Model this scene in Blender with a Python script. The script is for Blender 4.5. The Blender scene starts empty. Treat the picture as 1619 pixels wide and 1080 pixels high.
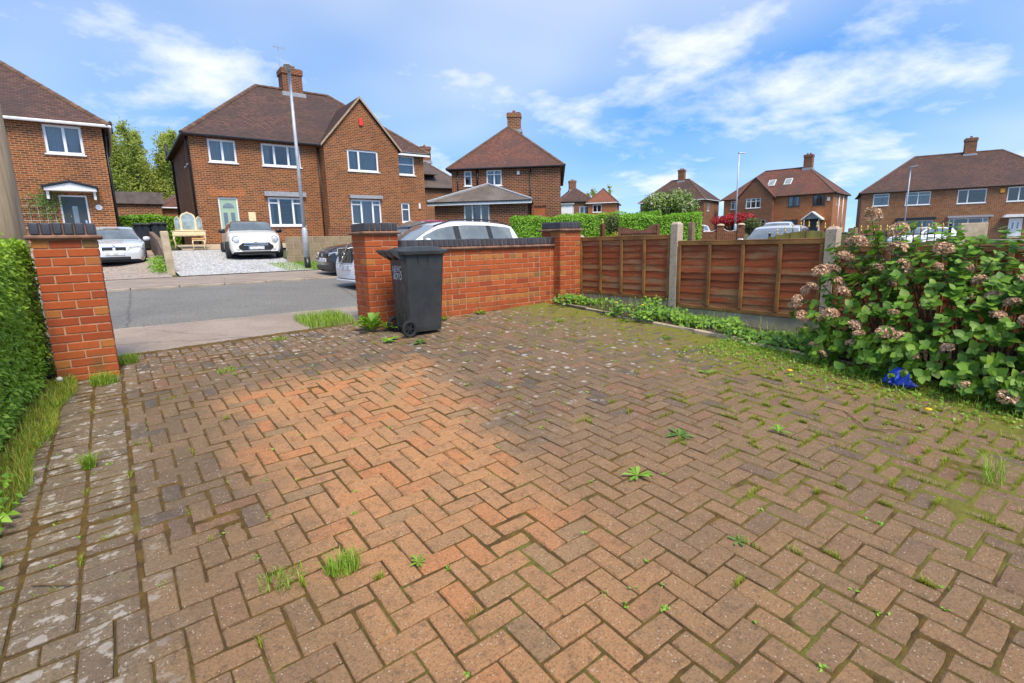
import bpy, bmesh, math, random
import numpy as np
from mathutils import Vector, Matrix

S = bpy.context.scene
COL = S.collection
rng = np.random.default_rng(7)
random.seed(7)
R = math.radians

# ---------------------------------------------------------------- camera
cam_d = bpy.data.cameras.new('camera'); cam = bpy.data.objects.new('camera', cam_d); COL.objects.link(cam)
cam_d.sensor_width = 36; cam_d.lens = 18.2174; cam_d.clip_start = .05; cam_d.clip_end = 3000
cam.matrix_world = Matrix(((.7970, .1330, -.5897, 0), (-.6035, .1351, -.7850, 0), (-.0248, .9819, .1878, 1.5), (0, 0, 0, 1)))
S.camera = cam

# ---------------------------------------------------------------- sky, sun, exposure
SUN_EL, SUN_AZ = 56, 190          # bright hazy day: sun high behind the camera, softened by thin cloud
world = bpy.data.worlds.new('World'); S.world = world; world.use_nodes = True
wt = world.node_tree; wt.nodes.clear()
def wn(t): return wt.nodes.new(t)
out = wn('ShaderNodeOutputWorld'); bg = wn('ShaderNodeBackground'); bg.inputs[1].default_value = .10
sky = wn('ShaderNodeTexSky'); sky.sky_type = 'NISHITA'; sky.sun_disc = False
sky.sun_elevation = R(SUN_EL); sky.sun_rotation = R(SUN_AZ); sky.air_density = 1.0; sky.dust_density = .1; sky.ozone_density = 2.0
vadd = wn('ShaderNodeVectorMath'); vadd.operation = 'ADD'; vadd.inputs[1].default_value = (0, 0, .22)
vnor = wn('ShaderNodeVectorMath'); vnor.operation = 'NORMALIZE'
hs = wn('ShaderNodeHueSaturation'); hs.inputs['Saturation'].default_value = 1.34; hs.inputs['Value'].default_value = 1.7
tc = wn('ShaderNodeTexCoord'); sep = wn('ShaderNodeSeparateXYZ')
wt.links.new(tc.outputs['Generated'], sep.inputs[0]); wt.links.new(tc.outputs['Generated'], vadd.inputs[0]); wt.links.new(vadd.outputs[0], vnor.inputs[0]); wt.links.new(vnor.outputs[0], sky.inputs['Vector'])
def wmath(op, a, b=None, clamp=False):
    n = wn('ShaderNodeMath'); n.operation = op; n.use_clamp = clamp
    for i, v in enumerate((a, b)):
        if v is None: continue
        if isinstance(v, (int, float)): n.inputs[i].default_value = v
        else: wt.links.new(v, n.inputs[i])
    return n.outputs[0]
zz = wmath('ADD', wmath('MAXIMUM', sep.outputs[2], 0.0), .22)
cmb = wn('ShaderNodeCombineXYZ')
wt.links.new(wmath('DIVIDE', sep.outputs[0], zz), cmb.inputs[0]); wt.links.new(wmath('DIVIDE', sep.outputs[1], zz), cmb.inputs[1])
def wnoise(scale, detail, rough, off, dist=0.0):
    mp = wn('ShaderNodeMapping'); mp.inputs['Location'].default_value = off
    wt.links.new(cmb.outputs[0], mp.inputs[0])
    n = wn('ShaderNodeTexNoise'); n.inputs['Scale'].default_value = scale; n.inputs['Detail'].default_value = detail
    n.inputs['Roughness'].default_value = rough; n.inputs['Distortion'].default_value = dist
    wt.links.new(mp.outputs[0], n.inputs['Vector']); return n.outputs['Fac']
def wramp(fac, lo, hi):
    m = wn('ShaderNodeMapRange'); m.interpolation_type = 'SMOOTHSTEP'
    m.inputs['From Min'].default_value = lo; m.inputs['From Max'].default_value = hi
    wt.links.new(fac, m.inputs[0]); return m.outputs[0]
veil = wmath('MULTIPLY', wramp(wnoise(.55, 3, .5, (3.1, 1.7, 0)), .24, .82), .55)
puff = wmath('MULTIPLY', wramp(wnoise(2.1, 10, .60, (5.3, 1.1, 0), .12), .37, .80), .86)
wisp = wmath('MULTIPLY', wramp(wnoise(4.0, 11, .66, (7.0, .3, 0), .4), .42, .90), .60)
cl = wmath('MAXIMUM', wmath('MAXIMUM', veil, puff), wisp, True)
mx = wn('ShaderNodeMix'); mx.data_type = 'RGBA'
mx.inputs['B'].default_value = (7.3, 7.3, 7.2, 1)
wt.links.new(sky.outputs[0], hs.inputs['Color']); wt.links.new(hs.outputs[0], mx.inputs['A'])
wt.links.new(cl, mx.inputs['Factor']); wt.links.new(mx.outputs['Result'], bg.inputs[0]); wt.links.new(bg.outputs[0], out.inputs[0])
sun_d = bpy.data.lights.new('sun', 'SUN'); sun = bpy.data.objects.new('sun', sun_d); COL.objects.link(sun)
sun_d.energy = 3.0; sun_d.angle = R(24); sun_d.color = (1, .88, .70)
# sky's sun_rotation is measured clockwise from +Y
sdir = Vector((math.sin(R(SUN_AZ)) * math.cos(R(SUN_EL)), math.cos(R(SUN_AZ)) * math.cos(R(SUN_EL)), math.sin(R(SUN_EL))))
sun.rotation_euler = sdir.to_track_quat('Z', 'Y').to_euler(); sun.location = (-20, -20, 40)
S.view_settings.view_transform = 'Standard'; S.view_settings.look = 'None'; S.view_settings.gamma = 1
S.view_settings.exposure = .74
S.render.engine = 'CYCLES'
S.cycles.max_bounces = 5; S.cycles.diffuse_bounces = 2; S.cycles.transparent_max_bounces = 6

# ---------------------------------------------------------------- helpers: nodes and materials
class NT:
    def __init__(s, name):
        s.m = bpy.data.materials.new(name); s.m.use_nodes = True; s.t = s.m.node_tree; s.t.nodes.clear()
        s.o = s.t.nodes.new('ShaderNodeOutputMaterial'); s.p = s.t.nodes.new('ShaderNodeBsdfPrincipled')
        s.t.links.new(s.p.outputs[0], s.o.inputs[0])
    def set(s, sock, v):
        if hasattr(v, 'is_output') or isinstance(v, bpy.types.NodeSocket): s.t.links.new(v, sock)
        elif isinstance(v, (tuple, list)) and len(v) == 3 and sock.type == 'RGBA': sock.default_value = (*v, 1)
        else: sock.default_value = v
    def n(s, t, **kw):
        nd = s.t.nodes.new(t)
        for k, v in kw.items():
            if k.startswith('_'): setattr(nd, k[1:], v)
            else:
                s.set(nd.inputs[int(k[1:]) if k[0] == 'i' and k[1:].isdigit() else k.replace('__', ' ')], v)
        return nd
    def coord(s, kind='Object'): return s.n('ShaderNodeTexCoord').outputs[kind]
    def pos(s): return s.n('ShaderNodeNewGeometry').outputs['Position']
    def noise(s, vec, scale, detail=4, rough=.55, out='Fac', dist=0.):
        nd = s.n('ShaderNodeTexNoise', Scale=scale, Detail=detail, Roughness=rough, Distortion=dist)
        s.t.links.new(vec, nd.inputs['Vector']); return nd.outputs[out]
    def rng(s, fac, a, b, lo=0., hi=1., smooth=True):
        nd = s.n('ShaderNodeMapRange', i0=fac, i1=a, i2=b, i3=lo, i4=hi)
        nd.interpolation_type = 'SMOOTHSTEP' if smooth else 'LINEAR'; return nd.outputs[0]
    def mix(s, fac, a, b, blend='MIX'):
        nd = s.t.nodes.new('ShaderNodeMix'); nd.data_type = 'RGBA'; nd.blend_type = blend
        s.set(nd.inputs['Factor'], fac); s.set(nd.inputs['A'], a); s.set(nd.inputs['B'], b); return nd.outputs['Result']
    def math(s, op, a, b=0., clamp=False):
        nd = s.t.nodes.new('ShaderNodeMath'); nd.operation = op; nd.use_clamp = clamp
        s.set(nd.inputs[0], a); s.set(nd.inputs[1], b); return nd.outputs[0]
    def rand(s):       # one number per piece: object random + island random
        a = s.n('ShaderNodeObjectInfo').outputs['Random']; b = s.n('ShaderNodeNewGeometry').outputs['Random Per Island']
        return s.math('FRACT', s.math('ADD', a, b))
    def hash(s, r, k): return s.math('FRACT', s.math('MULTIPLY', r, k))
    def bump(s, h, strength=.3, dist=.01):
        nd = s.n('ShaderNodeBump', Strength=strength, Distance=dist); s.t.links.new(h, nd.inputs['Height'])
        s.t.links.new(nd.outputs[0], s.p.inputs['Normal'])
    def done(s, col=None, rough=None, **kw):
        if col is not None: s.set(s.p.inputs['Base Color'], col)
        if rough is not None: s.set(s.p.inputs['Roughness'], rough)
        for k, v in kw.items(): s.set(s.p.inputs[k.replace('_', ' ')], v)
        return s.m

def sc(c, k): return tuple(min(1, x * k) for x in c)
def plain(name, col, rough=.6, var=.18, scale=6., bump=.15, bscale=40., bd=.004, pv=0., **kw):
    """noise-mottled surface; pv adds a shift of tone per piece"""
    t = NT(name); v = t.coord()
    c = t.mix(t.rng(t.noise(v, scale, 5), .3, .7), sc(col, 1 - var), sc(col, 1 + var))
    if pv: c = t.mix(t.math('MULTIPLY', t.rand(), pv), c, sc(col, .45))
    if bump: t.bump(t.noise(v, bscale, 5), bump, bd)
    return t.done(c, rough, **kw)

def leafmat(name, c1, c2, c3=None, rough=.5, trans=.25, patch=None):
    t = NT(name); r = t.rand()
    c = t.mix(r, c1, c2)
    if c3: c = t.mix(t.math('MULTIPLY', t.rng(t.hash(r, 7.31), .75, 1), .8), c, c3)
    if patch: c = t.mix(t.math('MULTIPLY', t.rng(t.noise(t.pos(), patch[0], 3), .45, .7), patch[2]), c, patch[1])
    t.done(c, rough); tr = t.n('ShaderNodeBsdfTranslucent', Color=c)
    ms = t.n('ShaderNodeMixShader', i0=trans); t.t.links.new(t.p.outputs[0], ms.inputs[1]); t.t.links.new(tr.outputs[0], ms.inputs[2])
    t.t.links.new(ms.outputs[0], t.o.inputs[0]); return t.m

def brickmat(name, c1, c2, mortar, w=.235, h=.080, ms=.011, soot=.25, off=.5):
    t = NT(name); uv = t.n('ShaderNodeTexCoord').outputs['UV']; pos = t.coord()
    b = t.n('ShaderNodeTexBrick', _offset=off, Scale=1., Mortar__Size=ms, Mortar__Smooth=.2, Bias=-.1, Brick__Width=w, Row__Height=h)
    t.set(b.inputs['Color1'], c1); t.set(b.inputs['Color2'], c2); t.set(b.inputs['Mortar'], mortar); t.t.links.new(uv, b.inputs['Vector'])
    # weathering: broad soft patches, finer grime
    c = t.mix(t.math('MULTIPLY', t.rng(t.noise(pos, .7, 4), .35, .7), soot), b.outputs[0], sc(c1, .45), 'MIX')
    c = t.mix(t.math('MULTIPLY', t.rng(t.noise(pos, 9., 5), .4, .75), .35), c, sc(c2, .55))
    t.bump(t.math('SUBTRACT', 1., b.outputs['Fac']), .5, .006)
    return t.done(c, .9)

def roofmat(name, c1, c2, c3, w=.19, h=.115, lichen=None):
    t = NT(name); uv = t.n('ShaderNodeTexCoord').outputs['UV']; pos = t.coord()
    b = t.n('ShaderNodeTexBrick', _offset=.5, Scale=1., Mortar__Size=.010, Mortar__Smooth=.3, Bias=0., Brick__Width=w, Row__Height=h)
    t.set(b.inputs['Color1'], c1); t.set(b.inputs['Color2'], c2); t.set(b.inputs['Mortar'], sc(c1, .35)); t.t.links.new(uv, b.inputs['Vector'])
    c = t.mix(t.math('MULTIPLY', t.rng(t.noise(pos, .55, 5, .6), .42, .66), .7), b.outputs[0], c3)
    c = t.mix(t.math('MULTIPLY', t.rng(t.noise(pos, 7., 4), .45, .8), .4), c, sc(c2, 1.5))
    if lichen: c = t.mix(t.math('MULTIPLY', t.rng(t.noise(pos, 3.2, 8, .75), .62, .70), .8), c, lichen)
    su = t.n('ShaderNodeSeparateXYZ'); t.t.links.new(uv, su.inputs[0])
    saw = t.math('FRACT', t.math('DIVIDE', su.outputs[1], h))
    hgt = t.math('SUBTRACT', t.math('SUBTRACT', 1., saw), t.math('MULTIPLY', b.outputs['Fac'], .5))
    t.bump(hgt, 1., .05)
    return t.done(c, .88)

M = {}
M['upvc'] = plain('white upvc', (.78, .78, .78), .35, .04, 3, 0)
M['white_paint'] = plain('white paint', (.74, .73, .70), .5, .1, 5, .1)
M['dark_frame'] = plain('dark grey frame', (.055, .06, .065), .4, .1, 4, 0)
M['black_plastic'] = plain('black plastic', (.018, .018, .019), .45, .2, 9, .05)
M['gutter'] = plain('black gutter', (.014, .014, .015), .4, .2, 6, .05)
M['mortar'] = plain('mortar', (.44, .255, .15), .95, .2, 25, .4, 160, .003)
M['concrete'] = plain('aged concrete', (.44, .35, .235), .95, .22, 4, .5, 60, .006)
M['tyre'] = plain('tyre rubber', (.017, .017, .018), .8, .2, 20, .2)
M['chrome'] = plain('chrome', (.7, .7, .7), .15, .04, 4, 0, Metallic=1.)
M['alloy'] = plain('alloy wheel', (.42, .43, .44), .35, .08, 4, 0, Metallic=.8)
M['dark_alloy'] = plain('dark alloy', (.04, .04, .042), .35, .1, 4, 0, Metallic=.5)
M['lamp_glass'] = plain('headlamp glass', (.55, .57, .58), .08, .25, 14, 0)
M['red_lens'] = plain('red lens', (.42, .012, .012), .12, .12, 10, 0)
M['plate'] = plain('blurred number plate', (.62, .62, .62), .4, .3, 9, 0)
M['plate_blue'] = plain('plate blue band', (.05, .16, .45), .4, .1, 9, 0)
M['galv'] = plain('galvanised steel', (.47, .49, .52), .5, .12, 5, .05, Metallic=.3)
M['twig'] = plain('twig bark', (.13, .075, .04), .9, .25, 30, .3)
M['bark'] = plain('bark', (.09, .07, .05), .95, .3, 12, .6, 30, .02)
M['cream'] = plain('cream furniture paint', (.76, .62, .36), .45, .08, 8, 0)
M['tan_seat'] = plain('tan seat', (.55, .28, .08), .6, .1, 8, .1)
M['mirror'] = plain('mirror', (.34, .40, .38), .12, .35, 3, 0, Metallic=.25)
M['soil'] = plain('soil', (.055, .040, .024), 1., .4, 14, .8, 60, .02)
M['black_paint'] = plain('black paint', (.012, .012, .013), .35, .1, 8, 0)
M['gold'] = plain('gold paint', (.75, .50, .12), .35, .1, 8, 0, Metallic=.4)
M['terracotta'] = plain('terracotta', (.36, .13, .06), .85, .2, 10, .2)
M['lead'] = plain('lead flashing', (.30, .31, .33), .7, .15, 8, .15)
M['ridge_tile'] = plain('ridge tile', (.15, .085, .055), .9, .3, 3, .3, pv=.5)
M['orange_door'] = plain('orange brown door', (.36, .10, .02), .5, .12, 5, .1)
M['green_door'] = plain('sage green door', (.34, .47, .33), .45, .05, 5, 0)
M['charcoal_door'] = plain('charcoal door', (.045, .055, .06), .4, .1, 5, 0)
M['brown_wood'] = plain('brown stained wood', (.13, .045, .022), .7, .25, 5, .3)
M['red_box'] = plain('red alarm box', (.75, .04, .03), .4, .05, 5, 0)
M['yellow_box'] = plain('amber alarm box', (.8, .34, .02), .4, .05, 5, 0)

def glass():
    t = NT('window glass'); t.done((.02, .022, .025), .03)
    tr = t.n('ShaderNodeBsdfTransparent', Color=(.80, .82, .82)); gl = t.n('ShaderNodeBsdfGlossy', Color=(.86, .84, .80), Roughness=.06)
    fr = t.n('ShaderNodeFresnel', IOR=1.5); f = t.math('ADD', t.math('MULTIPLY', fr.outputs[0], 1.1), .03, True)
    ms = t.n('ShaderNodeMixShader'); t.t.links.new(f, ms.inputs[0]); t.t.links.new(tr.outputs[0], ms.inputs[1]); t.t.links.new(gl.outputs[0], ms.inputs[2])
    t.t.links.new(ms.outputs[0], t.o.inputs[0]); return t.m
M['glass'] = glass()
def carglass():
    t = NT('car glass'); return t.done(t.mix(t.rng(t.noise(t.coord(), 1.4, 5, .6), .35, .7), (.10, .115, .115), (.20, .225, .215)), .06, Specular_IOR_Level=.9, Coat_Weight=1.)  # pale mottled base colour stands in for sky reflected in the glass
M['car_glass'] = carglass()
def curtain():
    t = NT('curtain cloth'); v = t.coord(); w = t.n('ShaderNodeTexWave', Scale=6., Distortion=2.5, Detail=2.); t.t.links.new(v, w.inputs[0])
    return t.done(t.mix(w.outputs['Fac'], (.42, .42, .43), (.60, .60, .60)), .9)
M['curtain'] = curtain()
def paint(name, col, metal=0.):
    t = NT(name); c = t.mix(t.rng(t.noise(t.coord(), 1.2, 3), .3, .7), sc(col, .93), sc(col, 1.05))
    return t.done(c, .28, Metallic=metal, Coat_Weight=.8, Coat_Roughness=.04)
M['paint_white'] = paint('white car paint', (.80, .80, .80)); M['paint_silver'] = paint('silver white car paint', (.66, .68, .71), .15)
M['paint_cream'] = paint('cream car paint', (.78, .74, .66)); M['paint_black'] = paint('black car paint', (.012, .012, .013))
M['paint_red'] = paint('red car paint', (.32, .012, .018)); M['paint_grey'] = paint('pale grey car paint', (.55, .57, .58))

# near brickwork: one tone per brick
def nearbrick(name, ca, cb, cc):
    t = NT(name); r = t.rand(); v = t.coord()
    c = t.mix(r, ca, cb); c = t.mix(t.rng(t.hash(r, 13.7), .80, .95), c, cc)
    g = t.noise(t.pos(), 30, 6, .7)
    c = t.mix(t.math('MULTIPLY', t.rng(g, .45, .75), .35), c, sc(ca, .5))
    st = t.n('ShaderNodeTexNoise', Scale=1., Detail=6., Roughness=.65)
    mp = t.n('ShaderNodeMapping'); mp.inputs['Scale'].default_value = (9, 9, 1.6); t.t.links.new(t.pos(), mp.inputs[0]); t.t.links.new(mp.outputs[0], st.inputs['Vector'])
    c = t.mix(t.math('MULTIPLY', t.rng(st.outputs['Fac'], .54, .70), .55), c, (.10, .05, .03))     # run-off streaks
    c = t.mix(t.math('MULTIPLY', t.rng(t.noise(t.pos(), 17, 7, .75), .67, .73), .5), c, (.50, .38, .30))  # lime bloom
    sz = t.n('ShaderNodeSeparateXYZ'); t.t.links.new(t.pos(), sz.inputs[0])
    c = t.mix(t.math('MULTIPLY', t.rng(t.noise(t.pos(), 5, 6, .7), .42, .66), t.rng(sz.outputs[2], .85, .45, 0, .65)), c, (.10, .085, .022))   # algae near the ground
    t.bump(t.noise(t.pos(), 60, 6, .75), .6, .006)
    return t.done(c, .85)
M['brick'] = nearbrick('orange red wall brick', (.38, .072, .014), (.44, .098, .020), (.31, .056, .015))
M['brick_hdr'] = nearbrick('header brick', (.46, .165, .030), (.38, .13, .030), (.24, .12, .038))
M['blue_brick'] = plain('blue engineering brick', (.060, .060, .068), .45, .3, 7, .3, 60, .004, pv=.5)
M['crease'] = plain('creasing tile', (.20, .105, .065), .85, .35, 9, .5, 60, .006)

HB1 = brickmat('brown brick', (.120, .031, .010), (.33, .088, .018), (.42, .27, .14))
HB2 = brickmat('dark red brick', (.095, .022, .009), (.23, .055, .015), (.36, .23, .13))
HB3 = brickmat('orange brick', (.30, .075, .015), (.44, .125, .026), (.42, .25, .13), soot=.15)
HF1 = brickmat('far brown brick', (.10, .028, .010), (.30, .085, .020), (.42, .28, .16), .32, .11, .018)
HF2 = brickmat('far dark red brick', (.085, .020, .008), (.23, .055, .015), (.38, .24, .14), .32, .11, .018)
HF3 = brickmat('far orange brick', (.26, .065, .013), (.46, .13, .026), (.44, .26, .14), .32, .11, .018, .15)
RF1 = roofmat('brown plain tiles', (.155, .078, .054), (.075, .040, .032), (.060, .040, .034))
RF2 = roofmat('red brown plain tiles', (.230, .088, .052), (.125, .048, .034), (.085, .052, .044), lichen=(.26, .23, .20))
RF3 = roofmat('orange tiles', (.30, .105, .055), (.25, .085, .045), (.20, .08, .045))
RF4 = roofmat('grey brown tiles', (.14, .10, .085), (.10, .07, .06), (.17, .13, .10), lichen=(.33, .30, .26))

# ---------------------------------------------------------------- helpers: meshes and objects
class MB:
    def __init__(s): s.v = []; s.f = []
    def add(s, vs, fs):
        o = len(s.v); s.v.extend([tuple(map(float, p)) for p in vs]); s.f.extend([tuple(o + i for i in f) for f in fs]); return s
    def box(s, x0, y0, z0, x1, y1, z1, Mx=None):
        p = [Vector(q) for q in ((x0, y0, z0), (x1, y0, z0), (x1, y1, z0), (x0, y1, z0), (x0, y0, z1), (x1, y0, z1), (x1, y1, z1), (x0, y1, z1))]
        if Mx: p = [Mx @ q for q in p]
        return s.add(p, ((0, 3, 2, 1), (4, 5, 6, 7), (0, 1, 5, 4), (1, 2, 6, 5), (2, 3, 7, 6), (3, 0, 4, 7)))
    def cbox(s, c, d, ch, Mx=None):
        """box with chamfered edges (24 corners)"""
        vs = []; idx = {}
        hx = [q / 2 for q in d]
        for sx in (-1, 1):
            for sy in (-1, 1):
                for sz in (-1, 1):
                    for ax in range(3):
                        q = [sx * hx[0], sy * hx[1], sz * hx[2]]
                        for k in range(3):
                            if k != ax: q[k] -= (sx, sy, sz)[k] * ch
                        idx[(sx, sy, sz, ax)] = len(vs); vs.append(Vector(q) + Vector(c))
        fs = []
        for ax in range(3):
            a, b = [k for k in range(3) if k != ax]
            for sg in (-1, 1):
                loop = []
                for (u, w) in ((-1, -1), (1, -1), (1, 1), (-1, 1)):
                    t = [0, 0, 0]; t[ax] = sg; t[a] = u; t[b] = w; loop.append(idx[(*t, ax)])
                if (sg > 0) != (ax != 1): loop.reverse()
                fs.append(loop)
            for u in (-1, 1):
                for w in (-1, 1):
                    t0 = [0, 0, 0]; t0[ax] = -1; t0[a] = u; t0[b] = w; t1 = list(t0); t1[ax] = 1
                    fs.append([idx[(*t0, a)], idx[(*t1, a)], idx[(*t1, b)], idx[(*t0, b)]])
        for sx in (-1, 1):
            for sy in (-1, 1):
                for sz in (-1, 1): fs.append([idx[(sx, sy, sz, k)] for k in range(3)])
        if Mx: vs = [Mx @ q for q in vs]
        return s.add(vs, fs)
    def tube(s, path, r, n=8, cap=True):
        path = [Vector(p) for p in path]; rr = r if isinstance(r, (list, tuple)) else [r] * len(path)
        rings = []
        for i, p in enumerate(path):
            d = (path[min(i + 1, len(path) - 1)] - path[max(i - 1, 0)]).normalized()
            a = d.orthogonal().normalized() if i == 0 else (a - d * a.dot(d)).normalized()
            b = d.cross(a); rings.append([p + (a * math.cos(2 * math.pi * k / n) + b * math.sin(2 * math.pi * k / n)) * rr[i] for k in range(n)])
        vs = [q for g in rings for q in g]; fs = []
        for i in range(len(path) - 1):
            for k in range(n): fs.append((i * n + k, i * n + (k + 1) % n, (i + 1) * n + (k + 1) % n, (i + 1) * n + k))
        if cap: fs += [tuple(range(n - 1, -1, -1)), tuple((len(path) - 1) * n + k for k in range(n))]
        return s.add(vs, fs)
    def lathe(s, prof, n=20, Mx=None, close=False):
        vs = []; fs = []
        for (r, z) in prof:
            for k in range(n): vs.append(Vector((r * math.cos(2 * math.pi * k / n), r * math.sin(2 * math.pi * k / n), z)))
        m = len(prof)
        for i in range(m if close else m - 1):
            j = (i + 1) % m
            for k in range(n): fs.append((i * n + k, i * n + (k + 1) % n, j * n + (k + 1) % n, j * n + k))
        if not close: fs += [tuple(range(n - 1, -1, -1)), tuple((m - 1) * n + k for k in range(n))]
        if Mx: vs = [Mx @ q for q in vs]
        return s.add(vs, fs)
    def prism(s, poly, F, d0, d1):
        """polygon in (u,z), extruded from depth d0 to d1 through the mapping F(u,d,z)"""
        n = len(poly); vs = [F(u, d0, z) for u, z in poly] + [F(u, d1, z) for u, z in poly]
        fs = [tuple(range(n)), tuple(range(2 * n - 1, n - 1, -1))] + [(i, n + i, n + (i + 1) % n, (i + 1) % n) for i in range(n)]
        return s.add(vs, fs)
    def mesh(s, name, mat=None, smooth=False, uv=True, recalc=True):
        me = bpy.data.meshes.new(name); me.from_pydata(s.v, [], s.f)
        if recalc:
            bm = bmesh.new(); bm.from_mesh(me); bmesh.ops.recalc_face_normals(bm, faces=bm.faces)
            if uv:
                ul = bm.loops.layers.uv.new('UVMap'); Z = Vector((0, 0, 1))
                for f in bm.faces:
                    f.normal_update(); n = f.normal
                    t = Z.cross(n)
                    t = Vector((1, 0, 0)) if t.length < .05 else t.normalized(); b = n.cross(t)
                    for l in f.loops: l[ul].uv = (l.vert.co.dot(t), l.vert.co.dot(b))
            bm.to_mesh(me); bm.free()
        if smooth: me.polygons.foreach_set('use_smooth', [True] * len(me.polygons))
        if mat: me.materials.append(mat if not isinstance(mat, str) else M[mat])
        return me
    def build(s, name, mat, parent=None, smooth=False, **kw):
        return link(name, s.mesh(name, mat, smooth, **kw), parent)

def link(name, data, parent=None, loc=None, rot=None):
    o = bpy.data.objects.new(name, data); COL.objects.link(o)
    if parent: o.parent = parent
    if loc is not None: o.location = loc
    if rot is not None: o.rotation_euler = rot
    return o
def tag(o, label=None, cat=None, group=None, kind=None):
    for k, v in (('label', label), ('category', cat), ('group', group), ('kind', kind)):
        if v: o[k] = v
    return o
def thing(name, label, cat, loc=(0, 0, 0), rz=0., group=None):
    return tag(link(name, None, None, loc, (0, 0, rz)), label, cat, group)
def copy_tree(o, parent=None):
    c = o.copy(); COL.objects.link(c)
    if parent: c.parent = parent
    for ch in [x for x in o.children]: copy_tree(ch, c)
    return c
def npmesh(name, V, F, mat, smooth=False):
    """fast mesh from numpy: V (n,3), F (m,k)"""
    me = bpy.data.meshes.new(name); V = np.asarray(V, np.float32); F = np.asarray(F, np.int32); k = F.shape[1]
    me.vertices.add(len(V)); me.vertices.foreach_set('co', V.ravel())
    me.loops.add(F.size); me.loops.foreach_set('vertex_index', F.ravel())
    me.polygons.add(len(F)); me.polygons.foreach_set('loop_start', np.arange(0, F.size, k, dtype=np.int32)); me.polygons.foreach_set('loop_total', np.full(len(F), k, np.int32))
    if smooth: me.polygons.foreach_set('use_smooth', np.ones(len(F), bool))
    me.update(calc_edges=True); me.materials.append(mat if not isinstance(mat, str) else M[mat]); return me
def unit(a): return a / np.maximum(np.linalg.norm(a, axis=-1, keepdims=True), 1e-9)
def leafmesh(name, P, N, size, mat, aspect=.5, jit=.7, fold=.25, up=None):
    """one folded pointed leaf per point: P (n,3) base, N (n,3) facing"""
    n = len(P); N = unit(N + rng.normal(0, jit, (n, 3))); T = rng.normal(0, 1, (n, 3))
    if up is not None: T = T + np.asarray(up)
    T = unit(T - N * (T * N).sum(1, keepdims=True)); B = np.cross(N, T)
    s = (size * rng.uniform(.65, 1.3, n))[:, None]
    base = P; tip = P + T * s; mid = P + T * s * .45
    l = mid + B * s * aspect * .5 + N * s * fold * .5; r = mid - B * s * aspect * .5 + N * s * fold * .5
    V = np.stack([base, l, tip, r], 1).reshape(-1, 3); i = np.arange(n)[:, None] * 4
    F = np.concatenate([i + np.array([[0, 2, 1]]), i + np.array([[0, 3, 2]])]).reshape(-1, 3)
    return npmesh(name, V, F, mat)
def blades(name, P, h, w, mat, lean=.5, up=(0, 0, 1)):
    """curved grass blades rooted at P (n,3)"""
    n = len(P); h = (h * rng.uniform(.5, 1.25, n))[:, None]; a = rng.uniform(0, 2 * math.pi, n); D = np.stack([np.cos(a), np.sin(a), 0 * a], 1)
    L = (rng.uniform(.1, 1, n) * lean)[:, None]; S_ = np.stack([-np.sin(a), np.cos(a), 0 * a], 1); w = (w * rng.uniform(.6, 1.3, n))[:, None]
    Z = np.array(up)[None]
    m = P + (Z * .6 + D * L * .35) * h; t = P + (Z * (1 - .35 * L) + D * L) * h
    V = np.stack([P - S_ * w / 2, P + S_ * w / 2, m - S_ * w * .4, m + S_ * w * .4, t], 1).reshape(-1, 3); i = np.arange(n)[:, None] * 5
    F = np.concatenate([i + np.array([[0, 1, 3]]), i + np.array([[0, 3, 2]]), i + np.array([[2, 3, 4]])]).reshape(-1, 3)
    return npmesh(name, V, F, mat)

# ---------------------------------------------------------------- the lie of the land
def drive_z(x, y): return .0372 * x + .0641 * y - .0015 * max(x, 0) * max(y, 0)
PROF = ((6.7, None), (8.3, .55), (14., .70), (17.3, .78), (20.6, 1.08), (27, 1.70), (45, 1.95), (90, 2.2), (600, 3.0))
def gz(x, y):
    e = drive_z(min(max(x, -1.5), 6), min(y, 6.7))
    if y <= 6.7: return e
    py, pz = 6.7, e
    for (yy, z) in PROF[1:]:
        if y <= yy:
            dip = .22 * min(max((1.5 - x) / 1.5, 0), 1) * min(max(min((y - 17.3) / 3.3, (27 - y) / 3), 0), 1)      # the sunken left-hand drive
            return pz + (z - pz) * (y - py) / (yy - py) - dip
        py, pz = yy, z
    return pz
# ---------------------------------------------------------------- ground, road, pavements
def mat_ground():
    t = NT('rough grass ground'); p = t.pos()
    c = t.mix(t.rng(t.noise(p, .8, 6), .3, .7), (.075, .10, .025), (.05, .045, .022)); t.bump(t.noise(p, 12, 6), .6, .03); return t.done(c, .95)
def mat_asphalt():
    t = NT('worn asphalt'); p = t.pos(); g = t.noise(p, 160, 3, .7); b = t.noise(p, .9, 6, .6)
    c = t.mix(t.rng(b, .3, .7), (.20, .19, .17), (.26, .248, .22)); c = t.mix(t.rng(t.noise(p, 32, 5, .8), .36, .62), (.11, .105, .095), c); c = t.mix(t.math('MULTIPLY', t.rng(t.noise(p, 48, 4, .8), .60, .68), .45), c, (.42, .40, .36))
    # hairline cracks
    v = t.n('ShaderNodeTexVoronoi', _feature='DISTANCE_TO_EDGE', Scale=.22); 
    t.t.links.new(t.mix(.12, p, t.noise(p, 3, 5, .6, 'Color'), 'ADD'), v.inputs['Vector'])
    c = t.mix(t.rng(v.outputs[0], .0, .006, .5, 0), c, (.05, .05, .05)); t.bump(g, .5, .006); return t.done(c, .9)
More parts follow.
